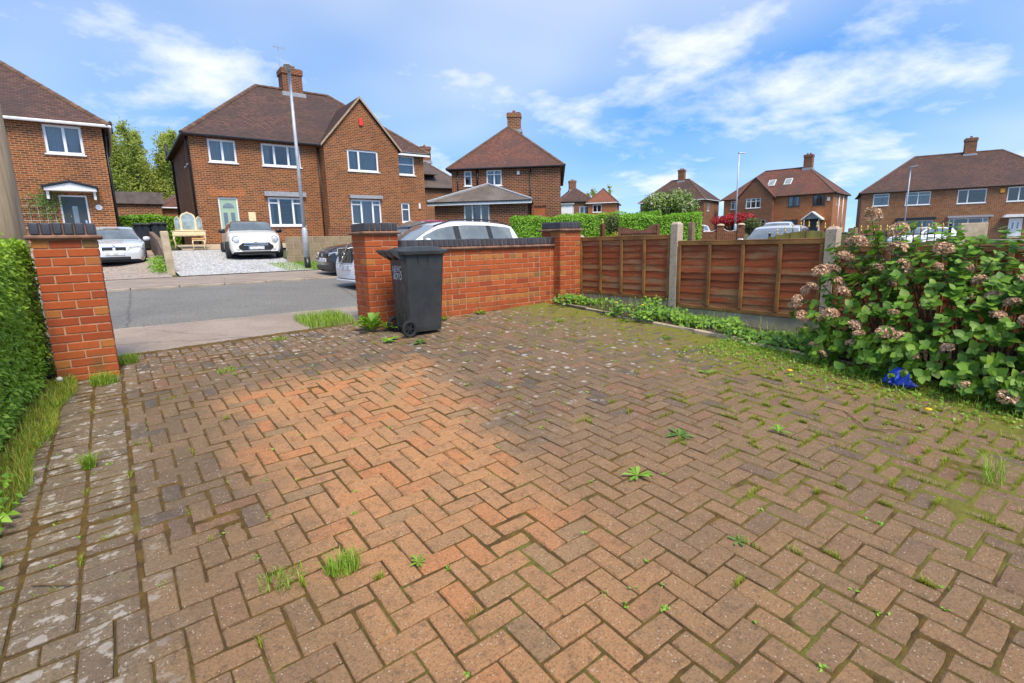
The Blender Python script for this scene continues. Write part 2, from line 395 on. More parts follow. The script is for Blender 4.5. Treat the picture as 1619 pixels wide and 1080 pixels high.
def mat_pave():
    t = NT('pinkish asphalt pavement'); p = t.pos(); g = t.noise(p, 130, 3, .7); b = t.noise(p, 1.4, 7, .65)
    c = t.mix(t.rng(b, .3, .7), (.26, .205, .165), (.34, .275, .225)); c = t.mix(t.math('MULTIPLY', t.rng(t.noise(p, 38, 5, .8), .48, .66), .5), c, (.14, .11, .09)); c = t.mix(t.math('MULTIPLY', t.rng(t.noise(p, 55, 4, .8), .60, .68), .5), c, (.55, .48, .40))
    c = t.mix(t.rng(t.noise(p, 6, 6, .7), .60, .70, 0, .6), c, (.17, .13, .11))
    v = t.n('ShaderNodeTexVoronoi', _feature='DISTANCE_TO_EDGE', Scale=.6); t.t.links.new(t.mix(.15, p, t.noise(p, 3, 5, .6, 'Color'), 'ADD'), v.inputs['Vector'])
    c = t.mix(t.rng(v.outputs[0], .0, .007, .55, 0), c, (.08, .065, .055)); t.bump(g, .4, .006); return t.done(c, .92)
def mat_gravel(name, a, b, d, s=55):
    t = NT(name); p = t.pos(); v = t.n('ShaderNodeTexVoronoi', Scale=float(s)); t.t.links.new(p, v.inputs['Vector'])
    h = t.n('ShaderNodeSeparateColor'); t.t.links.new(v.outputs['Color'], h.inputs[0])
    c = t.mix(h.outputs[0], a, b); c = t.mix(t.rng(v.outputs['Distance'], .45, .8, 0, .85), c, d); c = t.mix(t.rng(t.noise(p, 1.5, 5), .55, .8, 0, .5), c, d)
    t.bump(t.math('SUBTRACT', 1., v.outputs['Distance']), 1., .02); return t.done(c, .85)
M['ground'] = mat_ground(); M['asphalt'] = mat_asphalt(); M['pavement'] = mat_pave()
M['gravel_white'] = mat_gravel('white gravel', (.66, .66, .64), (.40, .40, .40), (.17, .16, .15), 18)
M['gravel_brown'] = mat_gravel('mixed gravel', (.48, .40, .33), (.34, .28, .23), (.18, .14, .115), 17)
M['kerb'] = plain('kerb stone', (.33, .27, .21), .9, .2, 5, .4)

def sheet(name, xs, ys, off, mat, kind='structure', wob=0.):
    V = []; nx, ny = len(xs), len(ys)
    for y in ys:
        for x in xs: V.append((x + random.uniform(-wob, wob), y + random.uniform(-wob, wob), gz(x, y) + off))
    F = [(j * nx + i, j * nx + i + 1, (j + 1) * nx + i + 1, (j + 1) * nx + i) for j in range(ny - 1) for i in range(nx - 1)]
    o = link(name, npmesh(name, V, F, mat)); 
    if kind: o['kind'] = kind
    return o
lin = lambda a, b, n: [a + (b - a) * i / (n - 1) for i in range(n)]
sheet('ground', [-500, -200, -80, -40, -20, -10, -5, -2.5, -1.5, 0, 1.5, 3, 4.5, 6, 8, 12, 20, 40, 80, 150, 300, 700],
      [-300, -100, -30, -10, -4, -2, 0, 2, 4, 5.5, 6.7, 8.3, 11, 14, 17.3, 20.6, 24, 27, 35, 45, 65, 90, 150, 300, 800], -.05, 'ground')
sheet('road', lin(-60, 75, 46), [8.3, 9.7, 11.1, 12.5, 14.], -.035, 'asphalt')
sheet('pavement', lin(-60, 75, 91), [6.66, 7.1, 7.5, 7.9, 8.17], .0, 'pavement')
sheet('pavement', lin(-60, 75, 46), [14.13, 15.2, 16.2, 17.0], .012, 'pavement')
# dropped kerb stones, one by one along the part of the road in view
kerb_near = link('kerb', None); kerb_near['kind'] = 'structure'; kerb_far = link('kerb', None); kerb_far['kind'] = 'structure'
ks = MB().cbox((0, 0, 0), (.905, .12, .16), .012).mesh('kerb_stone', 'kerb')
for i in range(40):
    x = -14 + i * .915
    for y, par, lift in ((8.235, kerb_near, -.012), (14.065, kerb_far, .012)):
        link('kerb_stone', ks, par, (x, y, gz(x, y) - .08 + lift + random.uniform(-.003, .003)), (0, 0, random.uniform(-.004, .004)))
# drives of the houses over the road
sheet('white_gravel_drive', lin(1.38, 5.0, 12), lin(17.05, 24.6, 10), .03, 'gravel_white')
sheet('brown_gravel_drive', lin(-6, 1.2, 14), lin(17.05, 26.9, 10), .02, 'gravel_brown')
sheet('house_path', lin(2.2, 14.8, 8), lin(24.62, 26.98, 4), .04, 'concrete')

# ---------------------------------------------------------------- block paved drive
PW = .1035; OX, OY = 1.473, 2.716; EDGE = OX - 1.566; YB = 2.305; XR = 5.30
def mat_paver():
    t = NT('weathered block paving'); P = t.pos(); r = t.rand(); r2 = t.hash(r, 17.3); r3 = t.hash(r, 41.7)
    s = t.n('ShaderNodeSeparateXYZ'); t.t.links.new(P, s.inputs[0]); X, Y = s.outputs[0], s.outputs[1]
    wob = t.math('MULTIPLY', t.math('SUBTRACT', t.noise(P, 1.6, 5, .65), .5), .9)
    Xw = t.math('ADD', X, wob)
    xr = t.math('ADD', t.math('MULTIPLY', Y, .26), 1.32)
    m = t.math('MULTIPLY', t.rng(Xw, .30, .80), t.rng(t.math('SUBTRACT', xr, Xw), -.15, .45))
    m = t.math('MULTIPLY', m, t.rng(t.math('ADD', Y, wob), 4.95, 4.5))                 # where a car has kept the blocks clean
    m = t.math('MULTIPLY', m, t.rng(Y, .5, 2.6, .55, 1.))
    clean = t.mix(r, (.50, .245, .098), (.42, .220, .096)); clean = t.mix(t.rng(r2, .72, .95), clean, (.52, .215, .078)); clean = t.mix(t.rng(r3, .80, .95, 0, .8), clean, (.32, .205, .098))
    dirty = t.mix(r, (.230, .146, .078), (.160, .110, .066)); dirty = t.mix(t.rng(r2, .80, .95, 0, .7), dirty, (.25, .118, .066)); dirty = t.mix(t.rng(r3, .82, .95, 0, .75), dirty, (.085, .075, .068))
    front = t.rng(t.math('ADD', Y, wob), 3.3, 1.5)
    dirty = t.mix(t.math('MULTIPLY', t.math('MULTIPLY', front, .75), t.rng(X, 3.4, 1.7, .35, 1.)), dirty, t.mix(r2, (.36, .195, .082), (.275, .165, .080)))
    leftb = t.rng(X, .10, -.20)
    dirty = t.mix(t.math('MULTIPLY', leftb, .75), dirty, t.mix(r2, (.235, .180, .110), (.16, .125, .083)))
    c = t.mix(m, dirty, clean)
    c = t.mix(t.math('MULTIPLY', t.rng(t.noise(P, 5.5, 7, .7), .5, .72), .35), c, (.075, .055, .042))       # grime
    g = t.noise(P, 110, 5, .8); c = t.mix(t.math('MULTIPLY', t.rng(g, .48, .64), .62), c, (.055, .036, .024))
    c = t.mix(t.math('MULTIPLY', t.rng(t.noise(P, 75, 5, .8), .54, .70), .40), c, (.46, .30, .17))
    c = t.mix(t.math('MULTIPLY', t.rng(t.noise(P, 21, 6, .75), .50, .70), .55), c, (.085, .058, .036))
    sp = t.n('ShaderNodeTexVoronoi', Scale=105., Randomness=1.); t.t.links.new(P, sp.inputs['Vector'])
    spc = t.n('ShaderNodeSeparateColor'); t.t.links.new(sp.outputs['Color'], spc.inputs[0])
    c = t.mix(t.math('MULTIPLY', t.rng(spc.outputs[0], .86, .92), t.rng(sp.outputs['Distance'], .40, .20)), c, (.48, .39, .29))   # pale aggregate
    # lichen: pale rounded crusts, thick on the far right half and the left border
    lz = t.math('MAXIMUM', t.math('MULTIPLY', t.rng(X, 1.3, 2.6), t.rng(Y, 2.0, 3.6)), t.math('MAXIMUM', t.math('MULTIPLY', leftb, t.rng(Y, 1.8, 3.4, .6, 1.)), t.rng(Y, 4.6, 5.8)))
    li = t.n('ShaderNodeTexVoronoi', Scale=10.5, Randomness=1.); 
    t.t.links.new(t.mix(.035, P, t.noise(P, 25, 4, .6, 'Color'), 'ADD'), li.inputs['Vector']); lic = t.n('ShaderNodeSeparateColor'); t.t.links.new(li.outputs['Color'], lic.inputs[0])
    rad = t.rng(lic.outputs[1], 0., 1., .10, .36, False)
    lm = t.math('MULTIPLY', t.math('MULTIPLY', t.rng(t.math('SUBTRACT', rad, li.outputs['Distance']), 0., .05), t.rng(lic.outputs[0], .30, .4)), lz)
    c = t.mix(t.math('MULTIPLY', lm, .82), c, (.46, .42, .37))
    c = t.mix(t.math('MULTIPLY', t.math('MULTIPLY', t.rng(t.noise(P, 15, 6, .7), .55, .62), t.math('MAXIMUM', leftb, t.rng(Y, 5.3, 6.3))), .7), c, (.46, .42, .36))
    sm = t.math('MULTIPLY', t.rng(t.noise(P, 60, 5, .7), .66, .70), t.math('ADD', t.math('MULTIPLY', lz, .5), .12))
    c = t.mix(sm, c, (.50, .46, .40))
    # moss film creeping from the bed on the right
    mz = t.math('MULTIPLY', t.rng(t.math('ADD', X, t.math('MULTIPLY', wob, 1.2)), 4.1, 5.2), t.rng(t.noise(P, 7, 6, .7), .42, .60))
    c = t.mix(t.math('MULTIPLY', mz, .80), c, (.155, .132, .024))
    t.bump(t.math('ADD', g, t.math('MULTIPLY', t.noise(P, 45, 4), .8)), .8, .010)
    return t.done(c, .88)
M['paver'] = mat_paver()
def mat_moss():
    t = NT('mossy joints'); P = t.pos(); s = t.n('ShaderNodeSeparateXYZ'); t.t.links.new(P, s.inputs[0])
    c = t.mix(t.rng(t.noise(P, 9, 6, .7), .35, .65), (.080, .044, .011), (.165, .095, .013))
    gr = t.math('ADD', t.rng(s.outputs[0], 2.2, 5.0, 0., .34), t.rng(s.outputs[1], 1.4, 2.2, .12, 0.))
    c = t.mix(t.rng(t.math('ADD', t.noise(P, 3.3, 6, .7), gr), .56, .80), c, (.180, .175, .022))
    c = t.mix(t.rng(t.noise(P, 70, 5, .7), .5, .75, 0, .6), c, (.05, .032, .012))
    t.bump(t.noise(P, 120, 6, .75), 1., .012); return t.done(c, .98)
M['moss'] = mat_moss()

def inside_y(x):                     # how far the paving runs towards the road
    if -.10 < x < 2.47: return 6.44
    return 5.99 if x <= -.10 else (6.27 if x < 2.95 else (6.05 if x > 5.45 else 6.2))
blocks = []                          # (cx, cy, lx, ly)
J = .0080
def put(x0, x1, y0, y1):
    x0 = max(x0, EDGE if (y0 + y1) / 2 > YB else -1.0); x1 = min(x1, XR); y1 = min(y1, inside_y((x0 + x1) / 2)); 
    if (y0 + y1) / 2 <= YB: y1 = min(y1, YB) if x0 < EDGE else y1
    if x1 - x0 < .03 or y1 - y0 < .03: return
    blocks.append(((x0 + x1) / 2, (y0 + y1) / 2, x1 - x0 - J, y1 - y0 - J))
for a in range(-26, 42):
    for b in range(-34, 40):
        x, y = OX + a * PW, OY + b * PW; d = (a - b) % 4
        if d == 3: put(x, x + 2 * PW, y, y + PW)
        elif d == 2: put(x, x + PW, y, y + 2 * PW)
for k in range(37):                  # stretcher borders down the left side
    for c_ in range(3):
        y = YB + k * PW + (.02 * c_); x1 = EDGE - c_ * .2
        if y + PW < inside_y(x1 - .1): blocks.append((x1 - .1, y + PW / 2, .2 - J - .004, PW - J))
for i in range(25):                  # header course along the pavement
    x = EDGE + .003 + i * .1035
    if x < 2.40: blocks.append((x + .05, 6.548, .1035 - J, .2))
blocks = np.array(blocks)
def slope_m(x, y):
    e = .02; n = Vector((-(drive_z(x + e, y) - drive_z(x - e, y)) / (2 * e), -(drive_z(x, y + e) - drive_z(x, y - e)) / (2 * e), 1)).normalized()
    t = Vector((1, 0, 0)); t = (t - n * t.dot(n)).normalized(); return Matrix((t, n.cross(t), n)).transposed()
driveway = link('driveway', None); driveway['kind'] = 'structure'
fwd = np.array([.5897, .7850]); rgt = np.array([.797, -.6035])
dd = blocks[:, :2] @ fwd + .29; lat = blocks[:, :2] @ rgt
vis = (np.abs(lat) < dd * 1.03 + .1) & (dd * .98 > .9)
order = np.argsort(np.where(vis, np.hypot(blocks[:, 0], blocks[:, 1]), 99)); near = set(order[:300].tolist())
H_P = .06
pm = {}
far = MB()
for i, (x, y, lx, ly) in enumerate(blocks):
    if x > 5.25 or y < -1.2: continue
    z = drive_z(x, y) + rng.normal(0, .0022) - (rng.uniform(.003, .008) if rng.random() < .08 else 0)
    rm = slope_m(x, y) @ Matrix.Rotation(rng.normal(0, .012), 3, 'Z') @ Matrix.Rotation(rng.normal(0, .016), 3, 'X') @ Matrix.Rotation(rng.normal(0, .014), 3, 'Y')
    if i in near:
        ch = (.003, .005, .007, .011)[int(rng.choice(4, p=(.4, .35, .18, .07)))]; key = (round(lx, 3), round(ly, 3), ch)
        if key not in pm: pm[key] = MB().cbox((0, 0, -H_P / 2), (lx, ly, H_P), ch).mesh('paver', 'paver')
        o = link('paver', pm[key], driveway); o.matrix_local = Matrix.Translation((x, y, z)) @ rm.to_4x4()
    else:
        far.cbox((0, 0, -H_P / 2), (lx, ly, H_P), (.003, .004, .006, .009)[int(rng.integers(4))], Matrix.Translation((x, y, z)) @ rm.to_4x4())
o = far.build('pavers', 'paver', driveway, uv=False); o['kind'] = 'stuff'

# moss and sand between the blocks: a fine sheet that swells in the joints and spills over them where the moss is thick
def vnoise(x, y, seed):
    g = np.random.default_rng(seed).random((256, 256)); xi = np.floor(x).astype(int); yi = np.floor(y).astype(int); fx = x - xi; fy = y - yi
    fx = fx * fx * (3 - 2 * fx); fy = fy * fy * (3 - 2 * fy); G = lambda i, j: g[i % 256, j % 256]
    return (G(xi, yi) * (1 - fx) + G(xi + 1, yi) * fx) * (1 - fy) + (G(xi, yi + 1) * (1 - fx) + G(xi + 1, yi + 1) * fx) * fy
def fbm(x, y, s, seed, o=4): return sum(vnoise(x * s * 2 ** k, y * s * 2 ** k, seed + k) * .5 ** (k + 1) for k in range(o)) / (1 - .5 ** o)
gx = np.arange(-.78, 5.34, .0125); gy = np.arange(-.9, 6.73, .0125); X, Y = np.meshgrid(gx, gy)
jd = np.full(X.shape, .05)           # distance inside the nearest block edge
for (x, y, lx, ly) in blocks:
    i0, i1 = np.searchsorted(gx, (x - lx / 2, x + lx / 2)); j0, j1 = np.searchsorted(gy, (y - ly / 2, y + ly / 2))
    if i1 <= i0 or j1 <= j0: continue
    dx = lx / 2 - np.abs(gx[i0:i1] - x); dy = ly / 2 - np.abs(gy[j0:j1] - y); jd[j0:j1, i0:i1] = np.minimum(dx[None], dy[:, None]) + 1.
inb = jd >= 1.; jdist = np.where(inb, jd - 1., 0.)
zone = np.clip((X - 2.4) / 2.8, 0, 1) * .16 + np.clip((X - 4.3) / .9, 0, 1) * .30 + np.clip((2.6 - Y) / 2, 0, 1) * np.clip((X - 2) / 1.5, 0, 1) * .10 + np.clip((1.9 - Y) / 1.5, 0, 1) * .05 + np.clip((-.05 - X) / .2, 0, 1) * .10
zone += np.clip((Y - 6.35) / .2, 0, 1) * .22
zone -= ((X > .7) & (X < 1.45 + .24 * Y) & (Y < 4.6) & (Y > 1.9)) * .08
amt = fbm(X, Y, 1.6, 11) * .50 + fbm(X, Y, 7., 31) * .50 + zone + .03
top = np.vectorize(drive_z)(X, Y)
swell = np.clip((amt - .46) * 3.2, 0, 1)
hgt = -.0050 + .0100 * swell + np.where(inb, -np.clip(jdist / (.008 + .030 * np.clip((amt - .50) * 2.2, 0, 1)), 0, 1) * (.016 - .010 * np.clip((amt - .80) * 4, 0, 1)), 0)
hgt += (fbm(X, Y, 40., 51, 3) - .5) * .012 * swell + np.clip((amt - .86) * 3.5, 0, 1) * .013 * fbm(X, Y, 14., 71, 3)
V = np.stack([X, Y, top + hgt], -1).reshape(-1, 3); nx = len(gx); ny = len(gy)
ii = (np.arange(ny - 1)[:, None] * nx + np.arange(nx - 1)[None]).ravel()
F = np.stack([ii, ii + 1, ii + nx + 1, ii + nx], 1)
keep = (hgt.ravel()[F].max(1) > -.020); 
o = link('moss', npmesh('moss', V, F[keep], 'moss', True), driveway); o['kind'] = 'stuff'
sheet('driveway_bed', lin(-.9, 5.36, 12), lin(-1.3, 6.64, 14), -.022, 'soil')

# ---------------------------------------------------------------- brick piers and garden wall
BM = {}
def bmesh_of(l, w, h, mat, ch=.004):
    k = (round(l, 3), round(w, 3), round(h, 3), mat)
    if k not in BM: BM[k] = MB().cbox((0, 0, 0), (l, w, h), ch).mesh('brick', mat)
    return BM[k]
def lay(par, x, y, z, l, w, mat, h=.065):
    return link('brick', bmesh_of(l, w, h, mat), par, (x + rng.normal(0, .0008), y + rng.normal(0, .0012), z), (rng.normal(0, .003), rng.normal(0, .003), rng.normal(0, .004)))
def coping(par, x0, y0, x1, y1, z, along):
    """tile creasing lip, then blue bricks on edge"""
    mb = MB(); mb.cbox(((x0 + x1) / 2, (y0 + y1) / 2, z + .022), (x1 - x0 + .075, y1 - y0 + .075, .036), .012); mb.build('creasing_tile', 'crease', par)
    MB().box(x0 + .012, y0 + .012, z + .03, x1 - .012, y1 - .012, z + .128).build('coping_mortar', 'crease', par)
    L = (x1 - x0) if along == 'x' else (y1 - y0); n = max(1, round(L / .077)); p = L / n
    for i in range(n):
        c = (i + .5) * p
        if along == 'x': cx, cy, d = x0 + c, (y0 + y1) / 2, (p - .008, y1 - y0, .102)
        else: cx, cy, d = (x0 + x1) / 2, y0 + c, (x1 - x0, p - .008, .102)
        k = ('c', round(d[0], 3), round(d[1], 3))
        if k not in BM: BM[k] = MB().cbox((0, 0, 0), d, .010).mesh('coping_brick', 'blue_brick')
        link('coping_brick', BM[k], par, (cx + rng.normal(0, .001), cy + rng.normal(0, .002), z + .093 + rng.normal(0, .0015)), (rng.normal(0, .006), rng.normal(0, .006), 0))
def pier(label, x0, y0, ztop, zbot, group='square brick gate piers with blue coping'):
    W = .44; t = thing('brick_pier', label, 'brick pier', (x0 + W / 2, y0 + W / 2, zbot), 0, group); H = ztop - zbot
    MB().box(-W / 2 + .006, -W / 2 + .006, -.1, W / 2 - .006, W / 2 - .006, H + .004).build('mortar', 'mortar', t)
    n = int(math.ceil(H / .075)) + 1
    for k in range(n):
        z = H - .0325 - .005 - k * .075
        if z < -.06: break
        for s in (-1, 1):
            e = W / 2 - .05125
            pick = lambda: 'brick_hdr' if rng.random() < .5 else 'brick'
            if k % 2:
                for q in (-1, 1): lay(t, q * .1125, s * e, z, .215, .1025, 'brick')
                lay(t, s * e, 0, z, .1025, .215, 'brick')
            else:
                for q in (-1, 1): lay(t, s * e, q * .1125, z, .1025, .215, pick() if q < 0 else 'brick')
                lay(t, 0, s * e, z, .215, .1025, 'brick')
    coping(t, -W / 2 - .004, -W / 2 - .004, W / 2 + .004, W / 2 + .004, H, 'x')
    return t
pier('square orange brick gate pier beside the clipped privet hedge', -.545, 6.0, 1.615, .34)
pier('square orange brick gate pier just behind the wheelie bin', 2.485, 6.28, 1.635, .42)
pier('square orange brick pier at the corner where wall meets fence', 5.515, 6.045, 1.645, .48)
t = thing('garden_wall', 'low orange brick garden wall with blue brick coping between two piers', 'wall', (2.925, 6.2, .44)); L = 5.515 - 2.925; H = 1.415 - .44; TH = .215
MB().box(0, .006, -.1, L, TH - .006, H + .004).build('mortar', 'mortar', t)
for k in range(15):
    z = H - .0375 - k * .075
    if z < -.05: break
    if k % 4 == 1:
        x = .05
        while x < L - .04: lay(t, x + .05125, .1075, z, .1025, .215, 'brick_hdr' if rng.random() < .8 else 'brick'); x += .1127
    else:
        x = -.06 if k % 2 else .052
        while x < L - .03:
            a, b = max(x, .002), min(x + .215, L - .002)
            if b - a > .03:
                for yy in (.05125, TH - .05125): lay(t, (a + b) / 2, yy, z, round(b - a, 2), .1025, 'brick')
            x += .2253
coping(t, 0.003, -.006, L - .002, TH + .006, H, 'x')

# ---------------------------------------------------------------- fence on the right
def mat_fence():
    t = NT('weathered red brown fence'); r = t.rand(); P = t.pos()
    mp = t.n('ShaderNodeMapping'); mp.inputs['Scale'].default_value = (4, 1.1, 16); t.t.links.new(P, mp.inputs[0])
    g = t.noise(mp.outputs[0], 4, 8, .7); c = t.mix(r, (.40, .082, .020), (.27, .064, .020))
    c = t.mix(t.rng(g, .38, .72), c, (.22, .058, .016))
    mp2 = t.n('ShaderNodeMapping'); mp2.inputs['Scale'].default_value = (2, .8, 6); t.t.links.new(P, mp2.inputs[0])
    worn = t.noise(mp2.outputs[0], 2.4, 8, .75)
    c = t.mix(t.rng(t.math('ADD', worn, t.math('MULTIPLY', t.hash(r, 9.7), .16)), .53, .70, 0, .75), c, (.32, .20, .09))     # bare greyed timber
    s = t.n('ShaderNodeSeparateXYZ'); t.t.links.new(P, s.inputs[0])
    c = t.mix(t.math('MULTIPLY', t.rng(t.noise(P, 4, 5, .7), .45, .7), t.rng(s.outputs[2], .95, .55, 0, .7)), c, (.20, .15, .032))  # algae low down
    t.bump(t.noise(mp.outputs[0], 9, 6, .7), .5, .006); return t.done(c, .85)
M['fence'] = mat_fence()
M['fence_frame'] = plain('weathered fence framing', (.27, .125, .035), .85, .35, 4, .4, 30, .006, pv=.3)
def mat_post():
    t = NT('pebbly concrete post'); P = t.pos(); v = t.n('ShaderNodeTexVoronoi', Scale=95.); t.t.links.new(P, v.inputs['Vector']); h = t.n('ShaderNodeSeparateColor'); t.t.links.new(v.outputs['Color'], h.inputs[0])
    c = t.mix(t.rng(t.noise(P, 5, 6, .7), .3, .7), (.50, .40, .29), (.40, .31, .225)); c = t.mix(t.math('MULTIPLY', t.rng(h.outputs[0], .8, .9), t.rng(v.outputs['Distance'], .5, .3)), c, (.10, .075, .06))
    c = t.mix(t.math('MULTIPLY', t.rng(h.outputs[1], .85, .95), t.rng(v.outputs['Distance'], .5, .3)), c, (.6, .52, .44)); t.bump(t.noise(P, 80, 5), .5, .006); return t.done(c, .95)
M['post'] = mat_post()
FX = 6.0
def waney(L, h, seed):
    """lap board with a wavy lower edge, thin at the top and thick at the bottom"""
    g = np.random.default_rng(seed); n = 14; ys = np.linspace(0, L, n); low = g.normal(0, .0035, n) + .004 * np.sin(ys * g.uniform(2, 5) + g.uniform(0, 6))
    vs = []; 
    for i in range(n): vs += [(.006, ys[i], h), (-.004, ys[i], h), (-.016, ys[i], low[i]), (.004, ys[i], low[i])]
    fs = []
    for i in range(n - 1):
        for k in range(4): fs.append((i * 4 + k, i * 4 + (k + 1) % 4, (i + 1) * 4 + (k + 1) % 4, (i + 1) * 4 + k))
    fs += [(0, 1, 2, 3), (n * 4 - 1, n * 4 - 2, n * 4 - 3, n * 4 - 4)]
    return MB().add(vs, fs).mesh('board', 'fence')
WB = [waney(1.0, .115, s) for s in range(5)]
def fence_panel(label, y0, y1, z0, z1, nb=9, x=FX):
    L = y1 - y0; t = thing('fence_panel', label, 'fence panel', (x, y0, z0), 0, 'lap fence panels along the drive'); H = z1 - z0
    p = (H - .06) / nb
    for k in range(nb):
        o = link('board', WB[k % 5], t, (-.002 * (k % 3), 0, .022 + k * p), (0, rng.normal(0, .01), rng.normal(0, .001))); o.scale = (1, L, (p + .02) / .115)
    for a, b, nm in ((0, .045, 'bottom_rail'), (H - .055, H - .012, 'top_rail')): MB().cbox((-.030, L / 2, (a + b) / 2), (.024, L, b - a), .003).build(nm, 'fence_frame', t)
    MB().cbox((-.005, L / 2, H - .004), (.075, L + .004, .016), .003).build('capping', 'fence_frame', t)
    for i in range(5):
        yy = .022 + (L - .044) * i / 4
        MB().cbox((-.034 - (.003 if i in (0, 4) else 0), yy, H / 2 - .004), (.030, .040, H - .108), .003).build('batten', 'fence_frame', t)
    for zz in (.3, .6):
        MB().cbox((.022, L / 2, zz), (.02, L, .04), .003).build('back_rail', 'fence', t)
    return t
def cpost(label, y, zb, zt, x=FX, wood=True):
    t = thing('concrete_post', label, 'fence post', (x, y, zb), 0, 'concrete posts of the lap fence'); H = zt - zb
    m = MB(); w, d = .052, .062; prof = [(-w, -d), (w, -d), (w, d), (-w, d)]
    zs = [(0, 1), (H - .03, 1), (H, .55)]; vs = []
    for z, k in zs: vs += [(a * (k if z == H else 1), b * (k if z == H else 1), z) for b, a in prof]
    fs = [(3, 2, 1, 0), (8, 9, 10, 11)] + [(j * 4 + i, j * 4 + (i + 1) % 4, (j + 1) * 4 + (i + 1) % 4, (j + 1) * 4 + i) for j in (0, 1) for i in range(4)]
    m.add(vs, fs); m.build('post_body', 'post', t); return t
cpost('slim concrete post wedged against the corner brick pier', 6.155 - .03, .42, 1.585, FX + .01)
fence_panel('weathered lap fence panel next to the corner brick pier', 4.345, 6.065, .668, 1.545)
cpost('tall pebbly concrete post between the two clear fence panels', 4.285, .33, 1.71)
fence_panel('weathered lap fence panel beside the hydrangea', 2.43, 4.225, .590, 1.460)
cpost('tall pebbly concrete post rising behind the hydrangea flowers', 2.37, .25, 1.58)
fence_panel('lap fence panel half hidden behind the hydrangea', .52, 2.31, .51, 1.375)
cpost('concrete post hidden behind the hydrangea at the right edge', .46, .18, 1.50)
fence_panel('lap fence panel at the far right edge of the picture', -1.39, .40, .43, 1.295)
tw = thing('timber_post', 'short brown timber post behind the middle concrete post', 'post', (FX + .16, 4.17, .3)); MB().cbox((0, 0, .70), (.07, .07, 1.40), .005).build('shaft', plain('grey timber', (.23, .16, .09), .9, .3, 8, .4), tw)
tw = thing('timber_post', 'short brown timber post behind the hydrangea concrete post', 'post', (FX + .16, 2.25, .2)); MB().cbox((0, 0, .68), (.07, .07, 1.36), .005).build('shaft', bpy.data.materials['grey timber'], tw)
for i, (y0, y1, z0, z1) in enumerate(((4.345, 6.065, .30, .665), (2.43, 4.225, .24, .587), (.52, 2.31, .15, .507), (-1.39, .40, .08, .427))):
    o = MB().cbox((FX + .005, (y0 + y1) / 2, (z0 + z1) / 2), (.05, y1 - y0, z1 - z0), .006).build('gravel_board', 'concrete')
    tag(o, ('concrete gravel board under the panel by the corner pier', 'concrete gravel board under the panel beside the hydrangea', 'concrete gravel board behind the hydrangea stems', 'concrete gravel board at the right edge of the picture')[i], 'gravel board', 'concrete gravel boards')
# bed with its concrete edging
bed = sheet('flower_bed', lin(5.34, 6.15, 6), lin(-1.4, 5.95, 24), .035, 'soil', wob=.01)
edg = link('bed_edging', None); edg['kind'] = 'structure'
em = MB().cbox((0, 0, 0), (.05, .60, .15), .012).mesh('edging_stone', 'concrete')
for i in range(7):
    y = 5.65 - i * .61; x = 5.40 - .035 * i * .5; link('edging_stone', em, edg, (x, y, drive_z(x, y) - .038 + rng.normal(0, .006)), (R(3.6), 0, R(3) + rng.normal(0, .01)))

